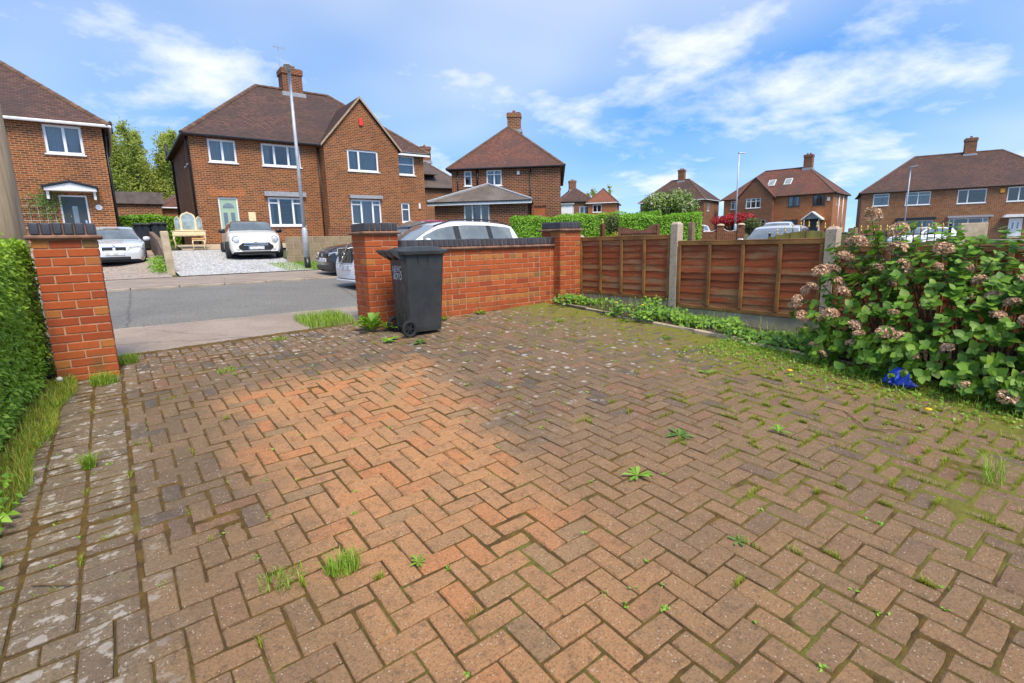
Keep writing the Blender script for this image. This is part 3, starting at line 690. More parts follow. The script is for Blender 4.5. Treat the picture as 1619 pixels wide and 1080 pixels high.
# ---------------------------------------------------------------- wheelie bin
def wheelie_bin(name, label, loc, rz, mat, letters=False, group=None):
    t = thing(name, label, 'wheelie bin', loc, rz, group)
    # local: rear with wheels and handle towards -x, sides towards -y/+y
    def ring(z, xr, xf, w, c): return [(xr + c, -w, z), (xf - c, -w, z), (xf, -w + c, z), (xf, w - c, z), (xf - c, w, z), (xr + c, w, z), (xr, w - c, z), (xr, -w + c, z)]
    lv = [ring(.045, -.20, .25, .215, .02), ring(.10, -.225, .255, .225, .025), ring(.55, -.235, .285, .25, .03), ring(.93, -.245, .31, .275, .035), ring(.95, -.26, .325, .29, .035), ring(.985, -.26, .325, .29, .035)]
    vs = [p for r_ in lv for p in r_]; n = 8; fs = [tuple(range(7, -1, -1)), tuple((len(lv) - 1) * n + k for k in range(n))]
    fs += [(j * n + i, j * n + (i + 1) % n, (j + 1) * n + (i + 1) % n, (j + 1) * n + i) for j in range(len(lv) - 1) for i in range(n)]
    b = MB().add(vs, fs).build('body', mat, t)
    for s in (-1, 1):
        MB().cbox((-.215, s * .13, .15), (.05, .05, .22), .008).build('rear_rib', mat, t)
    for s in (-1, 1):
        for k in (-.06, .08): MB().cbox((k, s * .284, .90), (.012, .012, .07), .003).build('rim_tab', mat, t)
    # lid: shallow dome with a skirt, overhanging
    lid = MB(); lv = [ring(.955, -.30, .365, .315, .05), ring(.99, -.305, .37, .32, .05), ring(1.0, -.29, .355, .305, .05), ring(1.035, -.20, .26, .235, .08), ring(1.042, -.14, .18, .17, .08)]
    vs = [p for r_ in lv for p in r_]; fs = [tuple(range(7, -1, -1)), tuple((len(lv) - 1) * n + k for k in range(n))]
    fs += [(j * n + i, j * n + (i + 1) % n, (j + 1) * n + (i + 1) % n, (j + 1) * n + i) for j in range(len(lv) - 1) for i in range(n)]
    lid = lid.add(vs, fs).build('lid', mat, t)
    MB().tube([(-.40, -.26, .995), (-.40, .26, .995)], .018, 8).build('handle', mat, t)
    for s in (-1, 0, 1): MB().prism([(-.24, .88), (-.24, .99), (-.415, 1.012), (-.42, .985), (-.37, .95)], lambda u, d, z, s=s: Vector((u, s * .215 + d, z)), -.028, .028).build('handle_bracket', mat, t)
    MB().tube([(-.23, -.29, .10), (-.23, .29, .10)], .012, 6).build('axle', 'black_plastic', t)
    for s in (-1, 1):
        Mx = Matrix.Translation((-.23, s * .265, .10)) @ Matrix.Rotation(R(90), 4, 'X')
        w = MB().lathe([(.070, -.025), (.095, -.025), (.10, -.018), (.10, .018), (.095, .025), (.070, .025), (.066, .012), (.066, -.012)], 28, Mx, True).build('wheel', 'tyre', t, True)
        hb = MB().lathe([(.022, -.020), (.022, .020)], 16, Mx)
        for q in range(6):
            hb.box(.015, -.006, -.014, .068, .006, .014, Mx @ Matrix.Rotation(R(60 * q), 4, 'Z'))
        hb.lathe([(.060, -.014), (.068, -.014), (.068, .014), (.060, .014)], 24, Mx, True); hb.build('hub', 'black_plastic', w)
    if letters:
        wm = plain('stencil white', (.40, .41, .40), .8, .35, 30, 0)
        for i, (txt, z, s_) in enumerate((('NEWC', .80, .105), ('BORO', .715, .105))):
            cu = bpy.data.curves.new('lettering', 'FONT'); cu.body = txt; cu.size = s_; cu.align_x = 'CENTER'; cu.extrude = .0005; cu.offset = .004
            tmp = bpy.data.objects.new('lettering', cu); COL.objects.link(tmp); dg = bpy.context.evaluated_depsgraph_get(); me = bpy.data.meshes.new_from_object(tmp.evaluated_get(dg)); bpy.data.objects.remove(tmp)
            me.materials.clear(); me.materials.append(wm); o = link('lettering', me, t)
            o.matrix_local = Matrix.Translation((-.2445 - .0027 * (z > .75), 0, z - .05)) @ Matrix.Rotation(R(-90), 4, 'Z') @ Matrix.Rotation(R(88.5), 4, 'X')
        MB().tube([(-.2425, .13, .765), (-.2428, .06, .735), (-.2425, -.02, .725), (-.242, -.10, .735)], .004, 5).build('swoosh', wm, t)
    return t
def mat_bin():
    t = NT('scuffed dark grey bin plastic'); v = t.coord(); c = t.mix(t.rng(t.noise(v, 2.5, 6, .7), .35, .7), (.026, .028, .029), (.042, .044, .044))
    mp = t.n('ShaderNodeMapping'); mp.inputs['Scale'].default_value = (6, 6, .8); t.t.links.new(v, mp.inputs[0])
    c = t.mix(t.math('MULTIPLY', t.rng(t.noise(mp.outputs[0], 3, 7, .75), .58, .74), .5), c, (.11, .105, .09))       # dusty run marks
    c = t.mix(t.math('MULTIPLY', t.rng(t.noise(v, 55, 4, .8), .70, .74), .7), c, (.22, .22, .20)); t.bump(t.noise(v, 240, 3), .15, .002)
    return t.done(c, t.rng(t.noise(v, 8, 5), .3, .7, .36, .60))
M['bin_grey'] = mat_bin()
wheelie_bin('wheelie_bin', 'dark grey wheelie bin standing against the brick garden wall', (2.85, 5.71, drive_z(2.85, 5.71) - .012), R(-4), 'bin_grey', True).scale = (.90, .92, 1.0)

# ---------------------------------------------------------------- greenery close by
M['privet'] = leafmat('privet leaf', (.23, .40, .028), (.38, .58, .040), (.56, .72, .10), .45, .38)
M['privet_in'] = plain('hedge twigs', (.06, .11, .02), .9, .4, 14, .6, 40, .02)  # darker green for the solid block behind the hedge leaves
M['grass'] = leafmat('grass blade', (.20, .36, .025), (.29, .46, .035), (.40, .42, .06), .55, .3)
M['joint_blade'] = leafmat('joint moss blade', (.26, .30, .02), (.34, .40, .025), (.32, .24, .03), .6, .3)
M['dry_grass'] = leafmat('dry grass', (.36, .38, .04), (.46, .38, .07), (.48, .30, .06), .7, .3)
M['weed'] = leafmat('weed leaf', (.16, .33, .025), (.24, .44, .035), (.32, .52, .06), .5, .3)
M['weed_dark'] = leafmat('dark weed leaf', (.07, .17, .022), (.12, .25, .035), (.17, .33, .05), .5, .25)
M['hyd_leaf'] = leafmat('hydrangea leaf', (.075, .185, .018), (.18, .35, .028), (.31, .49, .055), .52, .34)
M['hyd_flower'] = leafmat('dry hydrangea floret', (.58, .35, .20), (.80, .57, .39), (.34, .165, .07), .9, .15)
M['dandelion'] = plain('dandelion yellow', (.85, .50, .01), .7, .1, 30, 0)
M['seed'] = plain('dandelion clock', (.55, .52, .46), .9, .2, 60, 0)

def box_leaves(n, x0, x1, y0, y1, z0f, z1f, faces, depth=.10, bulge=.05):
    """points and normals scattered over chosen faces of a clipped hedge"""
    areas = []
    zt = z1f((x0 + x1) / 2, (y0 + y1) / 2); zb = z0f((x0 + x1) / 2, (y0 + y1) / 2)
    for f in faces: areas.append({'x-': (y1 - y0) * (zt - zb), 'x+': (y1 - y0) * (zt - zb), 'y-': (x1 - x0) * (zt - zb), 'y+': (x1 - x0) * (zt - zb), 'z+': (x1 - x0) * (y1 - y0)}[f])
    areas = np.array(areas) / sum(areas); P = []; N = []
    for f, a in zip(faces, areas):
        k = int(n * a); u = rng.random(k); v = rng.random(k); d = rng.exponential(depth * .4, k) - bulge * (fbm(u * 9, v * 5, 1., (ord(f[0]) * 7 + ord(f[1])) % 97, 3) - .3) * 2.2 - (rng.random(k) < .02) * rng.random(k) * .07
        if f[0] == 'x': y = y0 + (y1 - y0) * u; x = np.where(f[1] == '-', x0 + d, x1 - d); z = None
        elif f[0] == 'y': x = x0 + (x1 - x0) * u; y = np.where(f[1] == '-', y0 + d, y1 - d); z = None
        else: x = x0 + (x1 - x0) * u; y = y0 + (y1 - y0) * v
        zb_ = np.array([z0f(a_, b_) for a_, b_ in zip(x, y)]); zt_ = np.array([z1f(a_, b_) for a_, b_ in zip(x, y)])
        z = zt_ - d if f[0] == 'z' else zb_ + (zt_ - zb_) * v
        # round the shoulders
        nrm = {'x-': (-1, 0, .9), 'x+': (1, -.2, 1.1), 'y-': (0, -1, .9), 'y+': (0, 1, .9), 'z+': (0, 0, 1)}[f]
        P.append(np.stack([x, y, z], 1)); N.append(np.tile(nrm, (k, 1)))
    return np.concatenate(P), np.concatenate(N).astype(float)
def hedge(name, label, n, x0, x1, y0, y1, z0f, z1f, faces, size, lm, core='privet_in', depth=.1, root=None, ang=0., group=None, aspect=.5, shear=0.):
    t = thing(name, label, 'hedge', root or (0, 0, 0), ang, group)
    P, N = box_leaves(n, x0, x1, y0, y1, z0f, z1f, faces, depth)
    P[:, 0] -= shear * (y1 - P[:, 1])
    link('leaves', leafmesh('leaves', P, N, size, lm, aspect, .55), t)['kind'] = 'stuff'
    k = depth * .9; cx, cy = (x0 + x1) / 2, (y0 + y1) / 2
    m = MB(); ys = lin(y0 + k, y1 - k, 8); vs = []
    for y in ys: vs += [(x0 + k, y, z0f(x0, y)), (x1 - k, y, z0f(x1, y)), (x1 - k, y, z1f(x1, y) - k), (x0 + k, y, z1f(x0, y) - k)]
    fs = [(0, 1, 2, 3), (31, 30, 29, 28)] + [(j * 4 + i, j * 4 + (i + 1) % 4, (j + 1) * 4 + (i + 1) % 4, (j + 1) * 4 + i) for j in range(7) for i in range(4)]
    m.add([(a - shear * (y1 - b), b, c) for a, b, c in vs], fs).build('dark_core', core, t); return t  # one solid block fills the hedge inside its leaves
hedge('privet_hedge', 'tall clipped privet hedge along the left edge of the drive', 52000, -1.75, -.61, 2.9, 6.35, lambda x, y: drive_z(x, y) + .05, lambda x, y: 1.60 + .015 * math.sin(y * 3) + .02 * math.sin(x * 7 + y * 5), ('x+', 'z+', 'y-', 'y+'), .038, 'privet', depth=.085, shear=.075)
hedge('privet_hedge', 'outer end of the privet hedge behind the gate pier', 9000, -2.9, -.72, 6.40, 6.62, lambda x, y: .4, lambda x, y: 1.48, ('x+', 'z+', 'y+', 'y-'), .030, 'privet', depth=.06)

def scatter(n, fx, fy, dz=0.):
    x = fx(n); y = fy(n); return np.stack([x, y, np.array([drive_z(a, b) for a, b in zip(x, y)]) + dz], 1)
U = lambda a, b: (lambda n: rng.uniform(a, b, n))
# grass and weeds at the foot of the hedge
def verge(name, label, parts, cat='grass'):
    t = thing(name, label, cat)
    for nm, me in parts: link(nm, me, t)['kind'] = 'stuff'
    t['kind'] = 'stuff'; return t
n = 5200; y = rng.uniform(3.3, 6.0, n); xe = -.50 + .10 * np.clip((y - 4.0) / 2, 0, 1) + .03 * np.sin(y * 7); x = xe - np.abs(rng.normal(0, .15, n)) - .03 * (6 - y); P = np.stack([x, y, .0372 * x + .0641 * y], 1)
verge('hedge_foot_grass', 'rough yellow and green grass growing at the foot of the privet hedge', (('green_blades', blades('green_blades', P[:3000], .085, .004, 'grass', 1.2)), ('dry_blades', blades('dry_blades', P[3000:], .10, .003, 'dry_grass', .8))))
n = 700; y = rng.uniform(2.7, 3.75, n); x = -.72 - rng.random(n) * .25 + .14 * (rng.random(n) < .3); P = np.stack([x, y, .0372 * x + .0641 * y + rng.random(n) * .16], 1)
verge('hedge_foot_weeds', 'leafy green weeds at the near end of the hedge', (('leaves', leafmesh('leaves', P, np.tile((.3, -.3, 1.), (n, 1)), .06, 'weed', .55, .5)),), 'weeds')
o = link('dandelion_clock', MB().lathe([(.001, -.022), (.016, -.016), (.022, 0), (.016, .016), (.001, .022)], 14).mesh('dandelion_clock', 'seed', True), None, (-.50, 5.62, drive_z(-.5, 5.62) + .13)); tag(o, 'pale dandelion seed head by the left gate pier', 'dandelion')

# weeds of the bed along the fence
n = 5200; y = rng.beta(1.3, 1.1, n) * 4.2 + 1.75; x = rng.uniform(5.28, 5.93, n) - .14 * (rng.random(n) < .25) * rng.random(n)
hh = .05 + .20 * np.clip(fbm(x, y, 2.2, 5, 3) - .25, 0, 1) + .13 * ((y > 4.35) & (y < 5.2)) * rng.random(n) + .10 * np.exp(-((y - 3.15) / .16) ** 2) * rng.random(n)
P = np.stack([x, y, np.array([drive_z(a, b) for a, b in zip(x, y)]) + .02 + hh * rng.random(n) ** .6], 1)
thin = (fbm(x, y, 1.9, 77, 3) > .37); P = P[thin]; k = int(len(P) * .62)
verge('bed_weeds', 'green weeds filling the narrow bed under the fence', (('light_leaves', leafmesh('light_leaves', P[:k], np.tile((-.4, -.3, 1.), (k, 1)), .050, 'weed', .72, .45)), ('dark_leaves', leafmesh('dark_leaves', P[k:], np.tile((-.4, -.3, 1.), (len(P) - k, 1)), .055, 'weed_dark', .75, .45)),
      ('blades', blades('blades', scatter(600, U(5.3, 5.9), U(2.2, 5.7), .02), .22, .004, 'grass', .8))), 'weeds')
# low growth creeping from the bed over the paving
n = 5200; y = rng.uniform(-.2, 3.1, n); x = 5.25 - np.abs(rng.normal(0, .34, n)) - np.clip(1.6 - y, 0, 2) * .10; P = np.stack([x, y, .0372 * x + .0641 * y - .0015 * np.maximum(x, 0) * np.maximum(y, 0) + rng.random(n) * .035], 1)
verge('creeping_weeds', 'low green weeds and grass creeping out from under the hydrangea', (('leaves', leafmesh('leaves', P[:2700], np.tile((-.2, -.2, 1.), (2700, 1)), .026, 'weed', .7, .5)), ('blades', blades('blades', P[2700:], .06, .003, 'grass', .9))), 'weeds')
# thin grass in the joints of the right-hand half
jx = []; 
for (bx, by, lx, ly) in blocks:
    w = np.clip((bx - 2.3) / 2.2, 0, 1) * np.clip((3.4 - by) / 1.4, 0, 1) + .10 + .5 * (bx > 4.0) + .25 * (bx > 3.0) * (by < 2.2)
    if rng.random() < w * .8 and by < 5.9 and not (.6 < bx < 2.0 and by > 2.0):
        m_ = rng.integers(10, 60) if bx < 2.4 or by > 2.6 else rng.integers(25, 130); e = rng.choice(4); tt = rng.uniform(-.5, .5, m_) * rng.uniform(.3, 1)
        ax = {0: (tt * lx, 0 * tt - ly / 2 - J / 2), 1: (tt * lx, 0 * tt + ly / 2 + J / 2), 2: (0 * tt - lx / 2 - J / 2, tt * ly), 3: (0 * tt + lx / 2 + J / 2, tt * ly)}[int(e)]
        jx.append(np.stack([bx + ax[0], by + ax[1]], 1))
seed = []
for q in range(200):
    bx, by, lx, ly = blocks[rng.integers(len(blocks))]; e = rng.integers(4); tt = rng.uniform(-.5, .5)
    ax = ((tt * lx, -ly / 2), (tt * lx, ly / 2), (-lx / 2, tt * ly), (lx / 2, tt * ly))[e]; m_ = rng.integers(3, 9); x_, y_ = bx + ax[0], by + ax[1]
    if y_ < 6.4: seed.append(np.column_stack([x_ + rng.normal(0, .007, m_), y_ + rng.normal(0, .007, m_), np.full(m_, drive_z(x_, y_) + .002)]))
seed = np.concatenate(seed); o = link('seedlings', leafmesh('seedlings', seed, np.tile((0, -.3, 1.), (len(seed), 1)), .017, 'weed', .6, .4)); tag(o, 'tiny green seedlings dotted along the joints of the paving', 'seedlings', kind='stuff')
jx = np.concatenate(jx); P = np.column_stack([jx + rng.normal(0, .003, jx.shape), [drive_z(a, b) - .004 for a, b in jx]])
o = link('joint_grass', blades('joint_grass', P, .038, .0026, 'joint_blade', 1.0)); tag(o, 'thin grass sprouting from the joints of the block paving', 'grass', kind='stuff')

def tuft(label, x, y, n, h, spread, mat='grass', z=None):
    a = rng.uniform(0, 6.28, n); r_ = spread * np.sqrt(rng.random(n)); P = np.stack([r_ * np.cos(a), r_ * np.sin(a) * .8, 0 * a], 1)
    o = link('grass_tuft', blades('grass_tuft', P, h, .0035, mat, 1.1), None, (x, y, drive_z(x, y) if z is None else z)); return tag(o, label, 'grass tuft', 'grass tufts growing in the block paving')
tuft('thick bright grass tuft in the near paving, left of centre', .60, 2.03, 210, .085, .07)
tuft('thin grass streak beside the bright near tuft', .38, 2.12, 150, .045, .10)
tuft('spiky grass tuft in the left border below the gate pier', -.29, 3.86, 170, .10, .035)
tuft('wide grass tuft at the front corner of the left pier', -.22, 5.72, 330, .12, .10)
tuft('grass tuft between the left pier and the pavement', -.03, 6.35, 260, .13, .09)
tuft('grass clump at the pavement edge in the gateway', 1.40, 6.40, 160, .045, .09)
tuft('low grass patch in the back left paving', .70, 5.42, 130, .045, .09)
tuft('tall seeding grass at the right edge of the paving', 3.62, .52, 60, .20, .08)
tuft('small grass clump in the middle of the back paving', 4.55, 5.0, 110, .06, .05)
def rosette(label, x, y, n, L, mat='weed', tilt=.35, w=.30, name='weed_rosette', z=None):
    m = MB()
    for i in range(n):
        a = 2 * math.pi * i / n + rng.normal(0, .25); l = L * rng.uniform(.6, 1.15); e = tilt * rng.uniform(.4, 1.5); d = Vector((math.cos(a), math.sin(a), 0)); s = Vector((-d.y, d.x, 0)); up = Vector((0, 0, 1))
        pt = lambda f, k, zz: d * (l * f * math.cos(e)) + s * (k * l * w) + up * (l * f * math.sin(e) * (1 - .45 * f) + zz * l)
        m.add([pt(.02, 0, .01), pt(.35, .30, .05), pt(.35, 0, 0), pt(.35, -.30, .05), pt(.72, .42, .04), pt(.72, 0, 0), pt(.72, -.42, .04), pt(1, 0, -.03)],
              [(0, 2, 1), (0, 3, 2), (1, 2, 5, 4), (2, 3, 6, 5), (4, 5, 7), (5, 6, 7)])
    o = link(name, m.mesh(name, mat, True, recalc=False), None, (x, y, (drive_z(x, y) if z is None else z) + .003)); return tag(o, label, 'weed', 'leafy weeds in the block paving')
rosette('dark serrated weed rosette lying on the right-hand paving', 2.81, 1.93, 15, .11, 'weed_dark', .22, .24)
rosette('leafy weed behind the dark rosette in the mid paving', 2.18, 1.76, 10, .10)
rosette('tall leafy weed at the foot of the pier behind the bin', 2.42, 6.10, 26, .40, 'weed', 1.0, .22)
rosette('second leafy weed in front of the pier behind the bin', 2.62, 6.02, 16, .22, 'weed', .7, .25)
rosette('pale broad leaved weed in front of the wheelie bin', 2.38, 5.50, 11, .15, 'weed', .3, .45)
rosette('small broad leaved weed near the wheelie bin wheel', 2.62, 5.22, 6, .12, 'weed_dark', .25, .5)
rosette('weed at the foot of the garden wall, middle', 4.05, 6.12, 12, .12, 'weed', .6)
rosette('weed at the foot of the garden wall near the bin', 3.45, 6.12, 12, .12, 'weed', .6)
rosette('dark round leaved weed at the corner of wall and pier', 5.42, 6.02, 14, .14, 'weed_dark', .7, .5)
rosette('tiny bright weed in the near centre paving', .87, 1.87, 8, .055)
rosette('weed in the joint of the right near paving', 2.07, 1.10, 6, .06, 'weed_dark')
rosette('thin leafed weed far right in the paving', 3.35, 1.55, 9, .09, 'weed', .6)
rosette('low weed clump in the right back paving', 4.10, 2.55, 10, .09, 'weed', .4)
rosette('small green weed in the back paving near the kerb', 4.85, 3.55, 10, .10, 'weed_dark', .4)
rosette('weed beside the bed edging in the back corner', 5.20, 4.45, 10, .10, 'weed', .5)
for i, (x, y, zz, lb) in enumerate(((4.46, 1.04, .03, 'yellow dandelion on the moss below the hydrangea'), (4.62, 2.08, .03, 'yellow dandelion at the mossy edge of the paving'), (5.48, 4.86, .16, 'yellow dandelion among the bed weeds left of the post'), (5.50, 4.42, .18, 'yellow dandelion among the bed weeds by the post'))):
    o = link('dandelion', MB().lathe([(.002, 0), (.020, .004), (.024, .010), (.016, .016), (.002, .018)], 14).mesh('dandelion', 'dandelion', True), None, (x, y, drive_z(x, y) + zz)); tag(o, lb, 'dandelion', 'dandelion flowers')
for i, (p, lb) in enumerate((([(4.05, 1.42), (3.85, 1.22), (3.86, 1.10)], 'thin bent dry stick on the mossy paving'), ([(3.84, 1.20), (4.05, .98), (4.12, .95)], 'short dark stick on the mossy paving'), ([(-.32, 2.62), (-.45, 2.72)], 'pale twig on the left border paving'))):
    o = MB().tube([(a, b, drive_z(a, b) + .012) for a, b in p], .003, 5).build('stick', 'twig'); tag(o, lb, 'stick')

# ---------------------------------------------------------------- hydrangea
hy = thing('hydrangea', 'large hydrangea bush with dry brown flower heads beside the fence', 'shrub', (5.52, 1.2, .26))
HB = Vector((5.52, 1.2, .26))
def leaf_mesh(seed):
    g = np.random.default_rng(seed); prof = [(0, .02), (.12, .26), (.32, .40), (.55, .38), (.78, .22), (.93, .08), (1, 0)]; m = MB(); vs = []
    for f, w in prof:
        dr = -.10 * f * f + g.normal(0, .008); vs += [(f, w * (1 + g.normal(0, .05)), dr + .10 * w + g.normal(0, .006)), (f, 0, dr - .02), (f, -w * (1 + g.normal(0, .05)), dr + .10 * w + g.normal(0, .006))]
    fs = []
    for i in range(len(prof) - 1):
        for k in (0, 1): fs.append((i * 3 + k, i * 3 + k + 1, i * 3 + k + 4, i * 3 + k + 3))
    return m.add(vs, fs).mesh('leaf', 'hyd_leaf', True, recalc=False)
LM = [leaf_mesh(s) for s in range(5)]
def floret_mesh(seed):
    g = np.random.default_rng(seed); n = 170; P = unit(g.normal(0, 1, (n, 3))); P[:, 2] = np.where(P[:, 2] < -.35, -P[:, 2], P[:, 2]); rr = g.uniform(.80, 1.06, n)[:, None]
    P = P * rr * np.array([1, 1, .78]); V = []; F = []
    for p in P:
        nn = unit(p + g.normal(0, .45, 3)); t_ = unit(np.cross(nn, g.normal(0, 1, 3))); b_ = np.cross(nn, t_); s_ = g.uniform(.15, .26)
        o_ = len(V); V.append(p - nn * .06)
        for q in range(4):
            a = q * math.pi / 2; d = t_ * math.cos(a) + b_ * math.sin(a); e = t_ * math.cos(a + .8) + b_ * math.sin(a + .8); f_ = t_ * math.cos(a - .8) + b_ * math.sin(a - .8)
            k = len(V); V += [p + e * s_ * .55 + nn * .02, p + d * s_ + nn * g.uniform(-.02, .10), p + f_ * s_ * .55 + nn * .02]; F += [(o_, k + 2, k + 1), (o_, k + 1, k)]
    return npmesh('flower_head', V, F, 'hyd_flower')
FMs = [floret_mesh(s) for s in range(4)]
def crown_h(y): return 1.30 * math.exp(-((y - 1.75) / .95) ** 4) * .22 + 1.14 + .03 * math.sin(y * 9)
tips = []
for i in range(680):
    y = rng.uniform(-.75, 2.24); th = R(rng.uniform(2, 112)); endt = max(0, 1 - ((y - .95) / 1.55) ** 4) ** .5
    rx = .80 * endt * rng.uniform(.36, 1.0) + .02; rz = (crown_h(y) - .05) * rng.uniform(.58, 1.0) * (.55 + .45 * endt); d = Vector((-math.cos(th), 0, math.sin(th)))
    p = Vector((5.60 + d.x * rx, y, .24 + .02 * y + d.z * rz)); p.x = min(p.x, 5.90); tips.append((p, th))
for i in range(110):              # low skirt of shoots near the ground
    y = rng.uniform(-.5, 2.05); tips.append((Vector((5.6 - rng.uniform(.45, .78) * max(.1, 1 - ((y - .95) / 1.6) ** 4) ** .5, y, drive_z(5, y) + rng.uniform(.08, .34))), R(10)))
# a few leaders that stand out as in the picture
for p in ((5.50, 1.86, 1.60), (5.42, 2.02, 1.36), (5.35, 2.16, 1.16), (5.20, 2.30, .90), (5.18, 2.36, .74), (5.15, 2.28, .60), (5.5, 1.62, 1.45), (5.38, 1.55, 1.40), (5.35, 1.2, 1.36), (5.3, .95, 1.33), (5.28, .7, 1.27)): tips.append((Vector(p), R(60)))
stems = MB(); leafs = []
for i, (p, th) in enumerate(tips):
    b = Vector((5.55 + rng.normal(0, .10), 1.1 + (p.y - 1.1) * .55 + rng.normal(0, .08), .24)); mid = b.lerp(p, .55) + Vector((0, 0, .18)) * (1 if th > .7 else .4) + Vector(rng.normal(0, .04, 3))
    pts = [b, b.lerp(mid, .5) + Vector(rng.normal(0, .02, 3)), mid, p]
    if i % 4 == 0 or i > 789: stems.tube([q - HB for q in pts], [.008, .0065, .005, .0035], 5, False)
    ax = (p - mid).normalized(); nl = int(rng.integers(6, 11))
    for k in range(nl):
        f = 1 - .10 * (k // 2) - rng.random() * .03; q = mid.lerp(p, f); a = k * math.pi / 2 + (math.pi if k % 2 else 0) + rng.normal(0, .35) + (k // 2) * 1.57
        side = ax.orthogonal().normalized(); side = Matrix.Rotation(a, 3, ax) @ side; d = (side + ax * rng.uniform(-.05, .5) + Vector((-.25, -.12, .10))).normalized()
        nrm = (ax * 1.0 + Vector((-.35, -.35, 1.0)) + Vector(rng.normal(0, .35, 3))).normalized(); nrm = (nrm - d * nrm.dot(d)).normalized()
        L = rng.uniform(.045, .085) * (1.08 if k > 1 else .75)
        leafs.append((q, d, nrm, L))
stems.build('stems', 'twig', hy, True, uv=False)
leafs.sort(key=lambda l: (l[0] - Vector((0, 0, 1.5))).length - (l[0].z > .3) * .4)
rest_v = []; rest_f = []
for i, (q, d, nrm, L) in enumerate(leafs):
    mtx = Matrix((d, nrm.cross(d), nrm)).transposed().to_4x4(); mtx = Matrix.Translation(q - HB) @ mtx @ Matrix.Scale(L, 4)
    if i % 3 == 0 and i // 3 < 300:
        o = link('leaf', LM[i % 5], hy); o.matrix_local = mtx
    else:
        me = LM[i % 5]; o_ = len(rest_v); rest_v += [tuple(mtx @ v.co) for v in me.vertices]; rest_f += [tuple(o_ + a for a in pl.vertices) for pl in me.polygons]
o = link('leaves', npmesh('leaves', rest_v, rest_f, 'hyd_leaf', True), hy); o['kind'] = 'stuff'
heads = [(5.50, 1.86, 1.66, .092), (5.46, 2.00, 1.42, .085), (5.40, 1.90, 1.43, .085), (5.36, 2.10, 1.29, .075), (5.30, 2.26, 1.16, .09), (5.33, 2.18, 1.18, .07), (5.22, 2.36, .98, .06), (5.20, 2.30, 1.02, .08), (5.16, 2.42, .84, .06), (5.14, 2.40, .90, .055), (5.15, 2.34, .74, .075), (5.10, 2.30, .62, .055), (5.02, 2.16, .50, .05), (5.10, 2.12, .74, .075),
         (5.28, 2.00, 1.05, .075), (5.24, 2.05, .98, .065), (5.40, 1.62, 1.52, .075), (5.36, 1.60, 1.36, .08), (5.30, 1.52, 1.22, .085), (5.26, 1.55, 1.08, .07), (5.20, 1.68, .86, .07), (5.02, 1.95, .80, .085), (5.05, 1.76, .72, .06), (4.98, 1.70, .66, .06), (4.96, 1.50, .70, .075), (5.00, 1.42, .66, .09), (4.95, 1.30, .54, .06), (5.0, 1.10, .62, .055),
         (5.32, 1.28, 1.36, .07), (5.30, 1.12, 1.22, .065), (5.25, 1.02, 1.13, .06), (5.20, .92, 1.02, .065), (5.16, .98, .94, .06), (5.22, 1.08, .98, .06), (5.15, .80, .98, .07), (5.12, .86, .88, .065), (5.10, .70, .86, .06), (5.18, .74, 1.14, .07), (5.20, .62, 1.20, .07), (4.86, .95, .38, .062), (4.82, .70, .36, .06), (4.86, .52, .48, .07), (5.22, .50, 1.10, .065), (5.15, 1.28, .93, .065), (5.34, 1.72, 1.20, .07)]
for i in range(26):
    p = tips[int(rng.integers(680))][0]
    if p.x < 5.35: heads.append((p.x - .03, p.y, p.z + .05, .05))
for i, (x, y, z, s_) in enumerate(heads):
    y -= .10 * (y > 2.0)
    o = link('flower_head', FMs[i % 4], hy, Vector((x, y, z)) - HB, (rng.normal(0, .3) - .3, rng.normal(0, .3) - .2, rng.uniform(0, 6.28))); s_ *= rng.uniform(.72, 1.0); o.scale = (s_, s_, s_ * rng.uniform(.75, 1))
# blue carrier bag caught under it
g = np.random.default_rng(4); m = MB(); vs = []; nb = 14
for j, (z, r_) in enumerate(((0, .06), (.03, .085), (.07, .08), (.11, .055), (.14, .02))):
    for k in range(nb):
        a = 2 * math.pi * k / nb; rr = r_ * (1 + g.normal(0, .22)); vs.append((rr * math.cos(a), rr * 1.15 * math.sin(a), z + g.normal(0, .008)))
fs = [tuple(range(nb))[::-1], tuple(4 * nb + k for k in range(nb))] + [(j * nb + i, j * nb + (i + 1) % nb, (j + 1) * nb + (i + 1) % nb, (j + 1) * nb + i) for j in range(4) for i in range(nb)]
m.add(vs, fs); m.add([(0, .03, .10), (.02, .05, .11), (.0, .075, .19), (-.015, .055, .185)], [(0, 1, 2, 3)]); m.add([(-.02, -.08, .01), (.02, -.06, .0), (.03, -.13, .0), (-.01, -.15, .015)], [(0, 1, 2, 3)])
o = m.build('plastic_bag', plain('blue polythene', (.010, .05, .42), .35, .25, 18, .4, 25, .02), None); o.location = (4.93, 1.36, drive_z(4.93, 1.36) + .02); tag(o, 'crumpled blue plastic bag under the hydrangea', 'bag')

